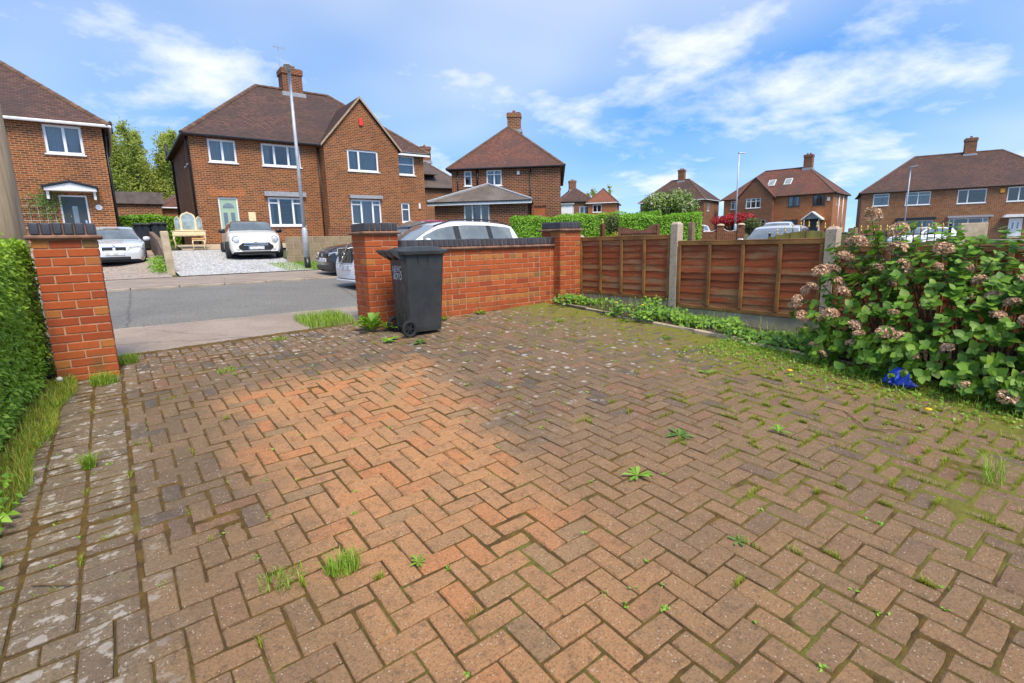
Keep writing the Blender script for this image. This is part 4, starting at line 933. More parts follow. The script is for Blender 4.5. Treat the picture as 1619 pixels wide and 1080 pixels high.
# ---------------------------------------------------------------- telegraph pole at the left edge
def mat_pole():
    t = NT('weathered pole timber'); v = t.coord(); mp = t.n('ShaderNodeMapping'); mp.inputs['Scale'].default_value = (14, 14, .9); t.t.links.new(v, mp.inputs[0])
    g = t.noise(mp.outputs[0], 2.2, 8, .7); c = t.mix(t.rng(g, .3, .7), (.56, .41, .26), (.36, .25, .15)); c = t.mix(t.rng(t.noise(v, 6, 4), .66, .72, 0, .7), c, (.09, .06, .035)); t.bump(g, .5, .01); return t.done(c, .9)
M['pole'] = mat_pole()
t = thing('telegraph_pole', 'weathered wooden telegraph pole behind the hedge at the left edge', 'pole', (-.84, 7.35, .45)); MB().tube([(0, 0, -.2), (0, 0, 2.5), (.0, 0, 5), (.0, 0, 8.2)], [.158, .145, .13, .11], 20).build('shaft', 'pole', t, True)
n = 1500; x = rng.uniform(1.85, 2.46, n); yy = rng.uniform(6.66, 7.55, n); ok = (x - 1.5) > (yy - 6.6) * .15; P = np.stack([x, yy, [gz(a, b) for a, b in zip(x, yy)]], 1)[ok]
o = link('verge_grass', blades('verge_grass', P, .13, .005, 'grass', .8)); tag(o, 'bright grass clump on the pavement beside the gate pier', 'grass', kind='stuff')
# ---------------------------------------------------------------- houses
def wall_panel(m, F, U0, U1, Z0, Z1, holes, rev=.10):
    """brick skin with real openings and their reveals"""
    us = sorted({U0, U1, *[h[0] for h in holes], *[h[1] for h in holes]}); zs = sorted({Z0, Z1, *[h[2] for h in holes], *[h[3] for h in holes]})
    us = [u for u in us if U0 <= u <= U1]; zs = [z for z in zs if Z0 <= z <= Z1]
    for i in range(len(us) - 1):
        for j in range(len(zs) - 1):
            cu, cz = (us[i] + us[i + 1]) / 2, (zs[j] + zs[j + 1]) / 2
            if any(h[0] < cu < h[1] and h[2] < cz < h[3] for h in holes): continue
            m.add([F(us[i], 0, zs[j]), F(us[i + 1], 0, zs[j]), F(us[i + 1], 0, zs[j + 1]), F(us[i], 0, zs[j + 1])], [(0, 1, 2, 3)])
    for (a, b, c, d) in holes:
        for p, q in (((a, c), (b, c)), ((b, c), (b, d)), ((b, d), (a, d)), ((a, d), (a, c))):
            m.add([F(p[0], 0, p[1]), F(q[0], 0, q[1]), F(q[0], rev + .06, q[1]), F(p[0], rev + .06, p[1])], [(0, 1, 2, 3)])
def fbox(m, F, u0, u1, d0, d1, z0, z1):
    p = [F(u, d, z) for z in (z0, z1) for (u, d) in ((u0, d0), (u1, d0), (u1, d1), (u0, d1))]
    return m.add(p, ((0, 3, 2, 1), (4, 5, 6, 7), (0, 1, 5, 4), (1, 2, 6, 5), (2, 3, 7, 6), (3, 0, 4, 7)))
def window(par, F, u0, u1, z0, z1, cols=(.5,), trans=None, mat='upvc', cur=.0, sill=True, d=.05, fr=.085):
    """frame with mullions; panes and sill below it in the tree. cols: mullion positions 0..1, trans: height of the transom per light"""
    m = MB(); g = .003
    for a, b, c, e in ((u0, u1, z0, z0 + fr), (u0, u1, z1 - fr, z1), (u0, u0 + fr, z0 + fr, z1 - fr), (u1 - fr, u1, z0 + fr, z1 - fr)): fbox(m, F, a + (g if a == u0 else 0), b - (g if b == u1 else 0), d, d + .06, c + (g if c == z0 else 0), e - (g if e == z1 else 0))
    xs = [u0 + fr] + [u0 + (u1 - u0) * c for c in cols] + [u1 - fr]; panes = []
    for c in xs[1:-1]: fbox(m, F, c - .045, c + .045, d - .004, d + .055, z0 + fr, z1 - fr)
    for i in range(len(xs) - 1):
        a = xs[i] + (.045 if i else 0); b = xs[i + 1] - (.045 if i < len(xs) - 2 else 0)
        tz = trans[i] if trans else None
        if tz: zt = z0 + (z1 - z0) * tz; fbox(m, F, a, b, d - .002, d + .05, zt - .028, zt + .028); panes += [(a, b, z0 + fr, zt - .028), (a, b, zt + .028, z1 - fr)]
        else: panes.append((a, b, z0 + fr, z1 - fr))
    w = m.build('window', mat, par, uv=False)
    for (a, b, c, e) in panes: fbox(MB(), F, a, b, d + .025, d + .033, c, e).build('pane', 'glass', w, uv=False)
    if sill: fbox(MB(), F, u0 - .05, u1 + .05, -.05, d, z0 - .045, z0 + .002).build('sill', mat, w, uv=False)
    if cur:   # drawn curtains or blind behind the glass
        m = MB(); n = 26
        for s in ((0, min(cur, .5)), (1 - min(cur, .5), 1)) if cur < .5 else ((0, 1),):
            vs = []; 
            for k in range(n + 1):
                u = u0 + (u1 - u0) * (s[0] + (s[1] - s[0]) * k / n); vs += [F(u, d + .16 + .02 * math.sin(k * 1.7), z0 + .02), F(u, d + .16 + .02 * math.sin(k * 1.7), z1 - .02)]
            m.add(vs, [(2 * k, 2 * k + 2, 2 * k + 3, 2 * k + 1) for k in range(n)])
        m.build('curtain', 'curtain', w, uv=False)
    return w
def door(par, F, u0, u1, z0, z1, mat, frame='upvc', lights=(), d=.07, fan=False):
    m = MB(); f = .06
    for a, b, c, e in ((u0 + .003, u0 + f, z0, z1 - f), (u1 - f, u1 - .003, z0, z1 - f), (u0 + .003, u1 - .003, z1 - f, z1 - .003)): fbox(m, F, a, b, d - .02, d + .06, c, e)
    fo = m.build('door_frame', frame, par, uv=False)
    dr = fbox(MB(), F, u0 + f, u1 - f, d + .01, d + .05, z0 + .02, z1 - f).build('door', mat, par, uv=False)
    a0, a1 = u0 + f, u1 - f; W = a1 - a0; H = z1 - f - z0
    for (p, q, r_, s_) in lights:
        m = MB(); fbox(m, F, a0 + W * p, a0 + W * q, d, d + .012, z0 + H * r_, z0 + H * s_); m.build('glazing', 'car_glass', dr, uv=False)
    if fan:
        c = (a0 + a1) / 2; MB().prism([(c + W * .34 * math.cos(R(k * 18)), z0 + H * .80 + W * .34 * math.sin(R(k * 18))) for k in range(11)], F, d, d + .012).build('fanlight', 'car_glass', dr, uv=False)
    fbox(MB(), F, a0 + W * .86, a0 + W * .93, d - .03, d + .01, z0 + H * .46, z0 + H * .54).build('door_handle', 'chrome', dr, uv=False)
    fbox(MB(), F, u0 - .1, u1 + .1, -.35, .02, z0 - .16, z0 - .01).build('doorstep', 'concrete', par, uv=False)
    return dr
def roof_hip(par, W, D, EH, RH, mat, ov=.28, hips=(1, 1), tiles=0, ridge_along=None, name='roof', off=(0, 0), gut='gutter'):
    """hipped roof over (0..W, 0..D); returns ridge ends"""
    x0, x1, y0, y1 = off[0] - ov, off[0] + W + ov, off[1] - ov, off[1] + D + ov; z0 = EH; th = .07
    if (ridge_along or ('x' if W >= D else 'y')) == 'x':
        ins = (y1 - y0) / 2; ra = (x0 + ins * hips[0], (y0 + y1) / 2); rb = (x1 - ins * hips[1], (y0 + y1) / 2)
        fs = [(0, 1, 5, 4), (2, 3, 4, 5), (3, 0, 4), (1, 2, 5)]
    else:
        ins = (x1 - x0) / 2; ra = ((x0 + x1) / 2, y0 + ins * hips[0]); rb = ((x0 + x1) / 2, y1 - ins * hips[1])
        fs = [(0, 1, 4), (1, 2, 5, 4), (2, 3, 5), (3, 0, 4, 5)]
    c = [(x0, y0), (x1, y0), (x1, y1), (x0, y1)]
    vs = [(a, b, z0 + th) for a, b in c] + [(*ra, RH), (*rb, RH)] + [(a, b, z0) for a, b in c]
    fs = fs + [(0, 6, 7, 1), (1, 7, 8, 2), (2, 8, 9, 3), (3, 9, 6, 0), (9, 8, 7, 6)]
    rf = MB().add(vs, fs).build(name, mat, par)
    cs = [Vector((a, b, z0 + th)) for a, b in c]; A, B = Vector((*ra, RH)), Vector((*rb, RH))
    if (ridge_along or ('x' if W >= D else 'y')) == 'x': lines = [(cs[0], A), (cs[3], A), (cs[1], B), (cs[2], B), (A, B)]
    else: lines = [(cs[0], A), (cs[1], A), (cs[2], B), (cs[3], B), (A, B)]
    for li, (p, q) in enumerate(lines):
        L = (q - p).length
        if L < .3: continue
        d = (q - p).normalized(); s = d.cross(Vector((0, 0, 1))).normalized(); u = s.cross(d); n = max(1, int(L / .34)) if tiles else 1
        prof = [(-.13, -.045), (-.10, .03), (0, .065), (.10, .03), (.13, -.045)]
        def seg(a, b, k):
            m = MB(); vs = [p + d * a + s * x * k + u * (z * k) for x, z in prof] + [p + d * b + s * x * k * .95 + u * (z * k - .01) for x, z in prof]
            return m.add(vs, [(i, i + 1, i + 6, i + 5) for i in range(4)] + [(0, 1, 2, 3, 4), (9, 8, 7, 6, 5), (0, 5, 9, 4)])
        for i in range(n): seg(L * i / n, L * (i + 1) / n - (.006 if tiles else 0), 1).build('ridge_tile' if tiles else 'ridge_line', 'ridge_tile', rf if tiles else par, uv=False)
    # gutter and fascia on the four sides
    m = MB(); k = .055
    for a, b in ((0, 1), (1, 2), (2, 3), (3, 0)):
        m.tube([(c[a][0], c[a][1], z0 + .015), (c[b][0], c[b][1], z0 + .015)], k, 6)
    m.build('gutter', gut, par, uv=False)
    return A, B
def pipe(par, pts, r_=.04, mat='gutter', name='downpipe'): return MB().tube(pts, r_, 7).build(name, mat, par, True, uv=False)
def chimney(par, x, y, z0, z1, w=.95, d=.75, brick=HB2, pots=2, flash=True):
    m = MB(); m.box(x - w / 2, y - d / 2, z0, x + w / 2, y + d / 2, z1 - .32); m.box(x - w / 2 - .05, y - d / 2 - .05, z1 - .318, x + w / 2 + .05, y + d / 2 + .05, z1 - .06); m.box(x - w / 2 - .01, y - d / 2 - .01, z1 - .058, x + w / 2 + .01, y + d / 2 + .01, z1)
    ch = m.build('chimney', brick, par)
    for i in range(pots):
        px = x + (i - (pots - 1) / 2) * .34; MB().lathe([(.13, z1), (.11, z1 + .05), (.10, z1 + .15), (.12, z1 + .17), (.12, z1 + .20), (.09, z1 + .20)], 12, Matrix.Translation((px, y, 0))).build('chimney_pot', 'terracotta', ch, True, uv=False)
    if flash: MB().box(x - w / 2 - .10, y - d / 2 - .10, z0, x + w / 2 + .10, y + d / 2 + .10, z0 + (z1 - z0) * .16).build('flashing', 'lead', ch)
    return ch
def aerial(par, x, y, z, h=1.5):
    m = MB(); m.tube([(x, y, z), (x, y, z + h)], .018, 5); m.tube([(x - .25, y, z + h - .05), (x + .35, y, z + h - .1)], .012, 5)
    for k in range(6): m.tube([(x - .2 + k * .1, y - .16, z + h - .06), (x - .2 + k * .1, y + .16, z + h - .06)], .008, 4)
    m.build('aerial', 'galv', par, uv=False)
def faces(W, D):
    return {'front': lambda u, d, z: Vector((u, d, z)), 'left': lambda u, d, z: Vector((d, D - u, z)), 'right': lambda u, d, z: Vector((W - d, u, z)), 'back': lambda u, d, z: Vector((W - u, D - d, z))}
def shell(par, W, D, EH, brick, holes, name='wall', off=(0, 0), z0=-.6):
    m = MB(); fc = faces(W, D); o = Vector((off[0], off[1], 0)); fc = {k: (lambda u, d, z, g=g: g(u, d, z) + o) for k, g in fc.items()}
    for k in ('front', 'left', 'right', 'back'):
        wall_panel(m, fc[k], 0, W if k in ('front', 'back') else D, z0, EH, holes.get(k, []))
    m.build(name, brick, par); return fc

# --- the semi-detached pair straight over the road
h2 = thing('brick_house', 'brown brick pair of houses with front gable and sage green door over the road', 'house', (3.2, 27, 1.72), 0, 'brick houses around the street')
W, D, EH, RH = 11.2, 7.5, 4.62, 8.05
fr_h = [(.68, 1.80, 3.58, 4.56), (2.85, 4.58, 3.56, 4.56), (.82, 1.62, 0., 2.08), (2.90, 4.50, .82, 2.15), (9.64, 10.65, 3.52, 4.53), (9.70, 10.22, 1.0, 2.06)]
lf_h = [(6.0, 6.45, 3.6, 4.5), (5.1, 5.5, 3.6, 4.5), (6.6, 7.05, .9, 2.0)]
fc = shell(h2, W, D, EH, HB1, {'front': fr_h, 'left': lf_h})
F = fc['front']
window(h2, F, *fr_h[0], cols=(.5,), cur=1); window(h2, F, *fr_h[1], cols=(.32, .68), cur=.22)
window(h2, F, *fr_h[3], cols=(.30, .70), trans=(.80, None, .80), cur=.16); window(h2, F, *fr_h[4], cols=(), trans=(.55,), cur=1); window(h2, F, *fr_h[5], cols=(), trans=(.66,), cur=1)
for h in lf_h: window(h2, fc['left'], *h, cols=(), cur=0)
door(h2, F, *fr_h[2], 'green_door', lights=((.16, .40, .40, .70), (.60, .84, .40, .70)), fan=True)
A, B = roof_hip(h2, W, D, EH, RH, RF1, tiles=1)
MB().prism([(.55, 2.12), (1.89, 2.12), (2.04, 2.42), (.40, 2.42)], F, -.012, .02).build('door_arch', HB3, h2)
# wing with gable
WX0, WX1, WV = 5.5, 9.36, -.72
wf = lambda u, d, z: Vector((u, WV + d, z)); wh = [(6.63, 8.24, 3.47, 4.50), (6.62, 8.22, .84, 2.10)]
m = MB(); wall_panel(m, wf, WX0, WX1, -.6, EH, wh); m.add([wf(WX0, 0, EH), wf(WX1, 0, EH), wf((WX0 + WX1) / 2, 0, 6.88)], [(0, 1, 2)])
for u in (WX0, WX1): m.add([(u, WV, -.6), (u, 0.02, -.6), (u, .02, EH + .1), (u, WV, EH + .1)], [(0, 1, 2, 3)])
m.build('gable_wall', HB1, h2)
window(h2, wf, *wh[0], cols=(.36,), cur=1); window(h2, wf, *wh[1], cols=(.34, .72), trans=(.80, None, .80), cur=1)
mid = (WX0 + WX1) / 2; gr = MB(); o_ = .16
for s, u in ((-1, WX0 - o_), (1, WX1 + o_)):
    zl = EH - .02; vs = [(u, WV - .12, zl), (mid, WV - .12, 7.0), (mid, 3.2, 7.0), (u, 3.2, zl)]; gr.add(vs + [(a, b, c - .07) for a, b, c in vs], [(0, 1, 2, 3), (7, 6, 5, 4), (0, 4, 5, 1), (3, 2, 6, 7), (0, 3, 7, 4)])
gr.build('gable_roof', RF1, h2)
for s, u in ((-1, WX0 - o_), (1, WX1 + o_)): MB().prism([(u, EH - .10), (mid, 6.90), (mid, 7.01), (u, EH + .02)], wf, -.135, -.10).build('verge', plain('pale verge mortar', (.40, .28, .18), .9), h2)
fbox(MB(), wf, 7.34, 7.52, -.09, 0, 5.66, 5.98).build('alarm_box', 'red_box', h2, uv=False)
for (u0, u1) in ((6.56, 8.28),): fbox(MB(), wf, u0, u1, -.16, 0, 2.14, 2.30).build('window_canopy', 'lead', h2, uv=False)
fbox(MB(), F, 2.76, 4.64, -.16, 0, 2.19, 2.40).build('window_canopy', 'lead', h2, uv=False)
fbox(MB(), wf, 6.4, 8.5, -.06, -.001, -.2, .55).build('bay_apron', HB2, h2, uv=True)
fbox(MB(), F, 2.0, 2.3, -.03, 0, .95, 1.45).build('wall_panel', 'cream', h2, uv=False)
fbox(MB(), F, 10.75, 10.85, -.06, 0, 1.75, 2.05).build('meter_box', 'white_paint', h2, uv=False)
chimney(h2, 5.52, D / 2, RH - .45, RH + 1.0, 1.0, .8, HB2, 2); aerial(h2, 5.05, D / 2, RH - .1, 2.2)
pipe(h2, [(-.06, .25, EH - .02), (-.10, .25, EH - .25), (-.06, .25, EH - .5), (-.06, .25, -.5)]); pipe(h2, [(-.25, D - .3, EH + .75), (-.25, D - .3, EH + .15), (-.06, D - .3, EH - .2), (-.06, D - .3, -.4)], .06, name='soil_pipe')
pipe(h2, [(5.40, -.10, EH - .05), (5.40, -.06, -.5)], .035)
fbox(MB(), F, 9.40, 11.45, -.32, -.28, EH - .12, EH + .05).build('white_fascia', 'upvc', h2, uv=False)

# --- house at the left edge
h1 = thing('brick_house', 'brown brick house with charcoal door at the left edge of the picture', 'house', (-10.95, 27, 1.72), 0, 'brick houses around the street')
W1 = 11.2; f1 = [(9.42, 10.56, 3.52, 4.58), (9.53, 10.39, 0, 2.0), (6.2, 7.9, 3.52, 4.56), (6.2, 7.9, .85, 2.1)]
fc = shell(h1, W1, D, EH, HB1, {'front': f1}); F = fc['front']
window(h1, F, *f1[0], cols=(.52,), cur=1); door(h1, F, *f1[1], 'charcoal_door', lights=((.40, .62, .30, .82),)); window(h1, F, *f1[2], cols=(.33, .67), cur=.2); window(h1, F, *f1[3], cols=(.33, .67), cur=.2)
roof_hip(h1, W1, D, EH, RH, RF1, tiles=1, gut='upvc'); chimney(h1, 5.6, D / 2, RH - .4, RH + 1.0, 1.0, .8)
m = MB(); c = 9.96; m.prism([(c - .78, 2.12), (c + .78, 2.12), (c + .78, 2.22), (c, 2.42), (c - .78, 2.22)], F, -.50, 0); m.build('door_canopy', 'white_paint', h1, uv=False)
MB().prism([(c - .84, 2.225), (c, 2.435), (c + .84, 2.225), (c + .84, 2.30), (c, 2.51), (c - .84, 2.30)], F, -.56, 0).build('canopy_top', 'black_paint', h1, uv=False)
for s in (-1, 1): fbox(MB(), F, c + s * .70 - .04, c + s * .70 + .04, -.36, 0, 1.82, 2.12).build('canopy_bracket', 'white_paint', h1, uv=False)
MB().lathe([(.11, 0), (.11, .02)], 18, Matrix.Translation((10.72, -.001, 1.55)) @ Matrix.Rotation(R(90), 4, 'X')).build('plaque', 'white_paint', h1, uv=False)
pipe(h1, [(W1 + .06, .3, EH - .02), (W1 + .06, .3, -.5)], .05); pipe(h1, [(W1 + .35, 1.6, EH + .55), (W1 + .35, 1.6, EH + .1), (W1 + .06, 1.6, EH - .15), (W1 + .06, 1.6, -.4)], .06, name='soil_pipe')
t = thing('trellis', 'white wooden trellis with climbing rose on the left house wall', 'trellis', (-2.55, 26.95, 1.72)); tw = plain('greyed trellis', (.42, .38, .33), .8)
for k in range(5): MB().box(k * .24 - .009, -.02, .1, k * .24 + .009, 0, 1.95).build('slat', tw, t, uv=False)
for k in range(7): MB().box(-.03, -.035, .2 + k * .27, 1.0, -.021, .218 + k * .27).build('slat', tw, t, uv=False)
n = 420; P = np.column_stack([rng.normal(.70, .30, n), -.05 - np.abs(rng.normal(0, .07, n)), 1.75 + rng.normal(0, .22, n) - .5 * (rng.random(n) < .25)]); link('foliage', leafmesh('foliage', P, np.tile((0, -1., .4), (n, 1)), .075, 'weed_dark', .6, .6), t)['kind'] = 'stuff'

# --- house beyond, seen end on, with the low extension
a3 = R(-42); h3 = thing('brick_house', 'red brown brick house with grey tiled lean-to extension and orange door', 'house', (18.94, 31.6, 1.75), a3, 'brick houses around the street')
W3, D3 = 7.35, 12.; f3 = [(.85, 1.38, 3.55, 4.55), (2.38, 3.42, 3.52, 4.55), (5.55, 6.38, 0, 2.1)]; r3 = [(.4, 1.7, 3.3, 4.45), (5, 6.5, 3.3, 4.45)]
fc = shell(h3, W3, D3, 4.6, HF2, {'front': f3, 'right': r3}); F = fc['front']
window(h3, F, *f3[0], cols=(), trans=(.66,)); window(h3, F, *f3[1], cols=(.5,), trans=(.72, .72), cur=.34); door(h3, F, *f3[2], 'orange_door', 'orange_door', lights=((.4, .6, .62, .75),))
for h in r3: window(h3, fc['right'], *h, cols=(.5,), cur=.2)
A, B = roof_hip(h3, W3, D3, 4.62, 8.05, RF2, ridge_along='y'); chimney(h3, W3 / 2 + .35, 4.2, 7.6, 9.0, .95, .8, HF1, 1)
# extension
E0, E1, EV = -.75, 5.15, -2.3
ef = lambda u, d, z: Vector((u, EV + d, z)); eh = [(1.15, 2.80, .85, 2.22)]; m = MB(); wall_panel(m, ef, E0, E1, -.6, 2.35, eh)
for u in (E0, E1): m.add([(u, EV, -.6), (u, -.01, -.6), (u, -.01, 2.35), (u, EV, 2.35)], [(0, 1, 2, 3)])
m.build('extension_wall', HF2, h3); window(h3, ef, *eh[0], cols=(.33, .67), cur=0)
m = MB(); q = .38; vs = [(E0 - q, EV - q, 2.36), (E1 + q, EV - q, 2.36), (E1 + q, -.02, 2.36), (E0 - q, -.02, 2.36), (2.45, -.02, 3.62)]
m.add(vs + [(a, b, c - .05) for a, b, c in vs[:4]], [(0, 1, 4), (1, 2, 4), (3, 0, 4), (0, 5, 6, 1), (1, 6, 7, 2), (3, 8, 5, 0), (8, 7, 6, 5)]); m.build('extension_roof', roofmat('grey interlocking tiles', (.16, .125, .10), (.12, .095, .078), (.21, .18, .15), .30, .20, (.42, .38, .32)), h3)
for p, q_ in (((E0 - q, EV - q), (2.45, -.02)), ((E1 + q, EV - q), (2.45, -.02))):
    MB().tube([(p[0], p[1], 2.38), (q_[0], q_[1], 3.64)], .09, 6).build('extension_hip', 'lead', h3, uv=False)
fbox(MB(), ef, E0 - .38, E1 + .38, -.41, -.385, 2.14, 2.34).build('white_fascia', 'upvc', h3, uv=False); fbox(MB(), ef, E0 - .38, E1 + .38, -.47, -.412, 2.28, 2.36).build('extension_gutter', 'gutter', h3, uv=False)
for x in (.42, 5.35): pipe(h3, [(x, -.06, 4.5), (x, -.06, 2.5 if x < 5 else 0)], .045)
pipe(h3, [(1.78, -.08, 4.75), (1.78, -.08, 3.1)], .06, name='soil_pipe')
fbox(MB(), F, 4.45, 4.62, -.06, 0, 4.2, 4.42).build('alarm_box', 'upvc', h3, uv=False)
m = MB(); m.box(W3 + .05, 1.0, 0, W3 + .85, 2.6, 2.2); m.build('porch', 'upvc', h3); MB().box(W3 + .02, .9, 2.203, W3 + .95, 2.7, 2.3).build('porch_roof', 'lead', h3)

# --- simpler houses further off
def far_house(label, loc, ang, W, D, EH, RH, brick, rf, front=(), right=(), chim=None, ridge=None, gut='gutter', frame='upvc', cur=.0):
    t = thing('brick_house', label, 'house', loc, ang, 'brick houses around the street')
    fc = shell(t, W, D, EH, brick, {'front': [f[:4] for f in front], 'right': [f[:4] for f in right]})
    for f in front: window(t, fc['front'], *f[:4], cols=f[4], trans=f[5] if len(f) > 5 else None, mat=f[6] if len(f) > 6 else frame, cur=f[7] if len(f) > 7 else cur)
    for f in right: window(t, fc['right'], *f[:4], cols=f[4], cur=cur, mat=frame)
    roof_hip(t, W, D, EH, RH, rf, ridge_along=ridge, gut=gut)
    if chim: chimney(t, chim[0], chim[1], RH - .5, chim[2], .95, .8, HF2, chim[3] if len(chim) > 3 else 2)
    return t, fc
# far right pair
h6, fc = far_house('long brown brick house with white door at the far right', (65.54, 23.38, .85), R(-68), 16.6, 9.4, 4.85, 8.8, HF1, RF1,
    front=((1.03, 2.45, 3.5, 4.76, (), (.74,), 'upvc', 1), (3.84, 5.93, 3.42, 4.76, (.5,), (.74, .74), 'upvc', 1), (8.06, 10.29, 3.35, 4.72, (.36,)), (11.81, 13.51, 3.35, 4.72, (.5,)), (3.36, 6.4, .5, 1.86, (.3, .7), None, 'upvc', .2), (7.6, 10.7, .35, 1.93, (.14, .5, .86), (.75, None, None, .75), 'upvc', .2)), chim=(9.3, 4.7, 10.2, 1))
F = fc['front']; door(h6, F, 12.2, 13.2, 0, 1.75, 'upvc', lights=((.22, .36, .45, .8), (.64, .78, .45, .8)), d=-.03)
fbox(MB(), F, 3.2, 6.5, -.6, 0, 1.9, 2.15).build('window_canopy', 'black_paint', h6); fbox(MB(), F, 7.4, 10.9, -.6, 0, 1.97, 2.15).build('window_canopy', 'lead', h6)
MB().prism([(11.6, 1.85), (13.8, 1.85), (13.6, 2.12), (11.8, 2.12)], F, -.8, 0).build('door_canopy', 'white_paint', h6); fbox(MB(), F, 11.25, 11.58, -.08, 0, 4.24, 4.6).build('alarm_box', 'yellow_box', h6)
# pair with rooflights and a front gable
h5, fc = far_house('orange brown brick pair with rooflights and a dark brick gable', (75.45, 45.6, 1.9), R(-80), 12.56, 7.5, 4.72, 8.65, HF3, RF2,
    front=((.9, 1.9, 3.4, 4.56, (.5,), (.7, .7)), (7.75, 9.06, 3.34, 4.62, (.5,), None, 'dark_frame', .3), (10.42, 11.74, 3.28, 4.58, (.5,), None, 'dark_frame', .3), (7.3, 9.0, .35, 1.65, (.62,), None, 'dark_frame', 1)),
    right=((1.6, 2.1, 3.3, 4.5, ()), (3.4, 3.9, 3.3, 4.5, ())), chim=(8.75, 3.75, 10.2, 2))
h5.scale = (1.162, 1.162, 1.07)
F = fc['front']; m = MB(); wf = lambda u, d, z: Vector((u, -.6 + d, z)); wall_panel(m, wf, 1.95, 6.2, -.6, 4.72, [(3.0, 4.8, 3.4, 4.7), (4.9, 5.5, .6, 1.8)]); m.add([wf(1.95, 0, 4.72), wf(6.2, 0, 4.72), wf(4.07, 0, 7.35)], [(0, 1, 2)])
for u in (1.95, 6.2): m.add([(u, -.6, -.6), (u, .02, -.6), (u, .02, 4.8), (u, -.6, 4.8)], [(0, 1, 2, 3)])
m.build('gable_wall', HF2, h5); window(h5, wf, 3.0, 4.8, 3.4, 4.7, cols=(.33, .67), trans=(.7, .7, .7), cur=.2); window(h5, wf, 4.9, 5.5, .6, 1.8, cols=(), cur=.2)
gr = MB()
for u in (1.7, 6.45):
    vs = [(u, -.75, 4.65), (4.07, -.75, 7.5), (4.07, 3., 7.5), (u, 3., 4.65)]; gr.add(vs + [(a, b, c - .08) for a, b, c in vs], [(0, 1, 2, 3), (7, 6, 5, 4), (0, 4, 5, 1), (0, 3, 7, 4)])
gr.build('gable_roof', RF2, h5)
sl = math.atan2(8.65 - 4.79, 7.5 / 2 + .28)
for u in (5.25, 7.15):
    Mx = Matrix.Translation((u, 1.75, 4.79 + (1.75 + .28) * math.tan(sl))) @ Matrix.Rotation(sl, 4, 'X'); rl = MB().box(-.42, -.6, 0, .42, .6, .07, Mx).build('rooflight', 'white_paint', h5, uv=False); MB().box(-.34, -.5, .072, .34, .5, .085, Mx).build('pane', 'mirror', rl, uv=False)
for u in ((9.7, 10.75), (10.75, 11.8)):
    s = 1 if u[0] < 10 else -1; a, b = (9.65, 10.75) if s > 0 else (11.85, 10.75)
    MB().prism([(a, 1.45), (b, 2.40), (b, 2.56), (a, 1.61)], F, -1.3, 0).build('porch_canopy', 'white_paint', h5, uv=False)
MB().prism([(9.9, 1.62), (11.6, 1.62), (10.75, 2.38)], F, -1.1, -1.05).build('porch_pediment', 'lead', h5, uv=False)
for u in (9.95, 11.5): fbox(MB(), F, u, u + .07, -1.2, -1.1, -.1, 1.6).build('porch_post', 'white_paint', h5, uv=False)
door(h5, F, 10.2, 11.4, 0, 1.9, 'charcoal_door', d=-.03); fbox(MB(), F, 11.96, 12.25, -.08, 0, 3.8, 4.24).build('alarm_box', 'upvc', h5, uv=False)
for v in (2.8, 5.0): pipe(h5, [(12.6, v, 4.6), (12.6, v, -.3)], .06, 'white_paint')
# brown hipped house behind the lilac
h4b, _ = far_house('dark brown brick house with hipped roof behind the white lilac', (67.8, 55.4, 2.0), R(-75), 10., 7.2, 5.0, 8.5, HF2, RF1, right=((1.5, 2.6, 3.4, 4.6, (.5,)),), chim=(5.2, 3.6, 10.0, 2), gut='upvc')
h4, _ = far_house('small bright orange brick house with orange hipped roof', (53.59, 53.0, 1.9), R(-52), 3.9, 6.6, 4.6, 6.75, HF3, RF3, front=((.68, 1.9, 3.4, 4.45, (.5,)),), right=((1.0, 2.3, 3.3, 4.45, (.5,)),), gut='upvc')
hf, _ = far_house('distant dark roofed house between the end house and the orange house', (50.6, 55.2, 2.0), R(-32), 4.6, 6, 4.8, 7.0, HF2, RF1, front=((.8, 1.8, 3.1, 4.2, (.5,)), (2.6, 3.9, 3.1, 4.2, (.5,))), chim=(2.2, 3., 8.0, 1))
hb, fb = far_house('brown brick house with dormer roof glimpsed between the two front houses', (20.6, 45.1, 1.9), R(-9.3), 7.5, 7, 4.7, 7.9, HF1, RF4, chim=(4.6, 3.5, 9.0, 1))
m = MB(); vs = [(1.2, .2, 6.0), (4.6, .2, 6.0), (4.6, 3.5, 7.7), (2.2, 3.5, 7.7)]; m.add(vs + [(1.2, 3.5, 6.0), (4.6, 3.5, 6.0)], [(0, 1, 2, 3), (0, 3, 4), (1, 5, 2), (0, 4, 5, 1), (3, 2, 5, 4)]); m.build('upper_roof', RF4, hb)
hs_, _ = far_house('low brown roofed brick house seen between the two nearest houses', (3.5, 50, 1.9), R(6), 9, 8, 2.9, 5.6, HF3, RF2, gut='upvc')
hg = thing('flat_roofed_garage', 'grey flat roofed garage behind the left hand driveway', 'garage', (-2.2, 46, 1.9)); MB().box(0, 0, -.3, 5.4, 6, 2.9).build('wall', HF1, hg); MB().box(-.15, -.2, 2.903, 5.55, 6.2, 3.7).build('roof', plain('grey felt', (.15, .12, .11), .95, .2, 3, .2), hg)
chimney(hg, 1.9, 3.0, 3.6, 4.7, .6, .6, HF3, 1, False)

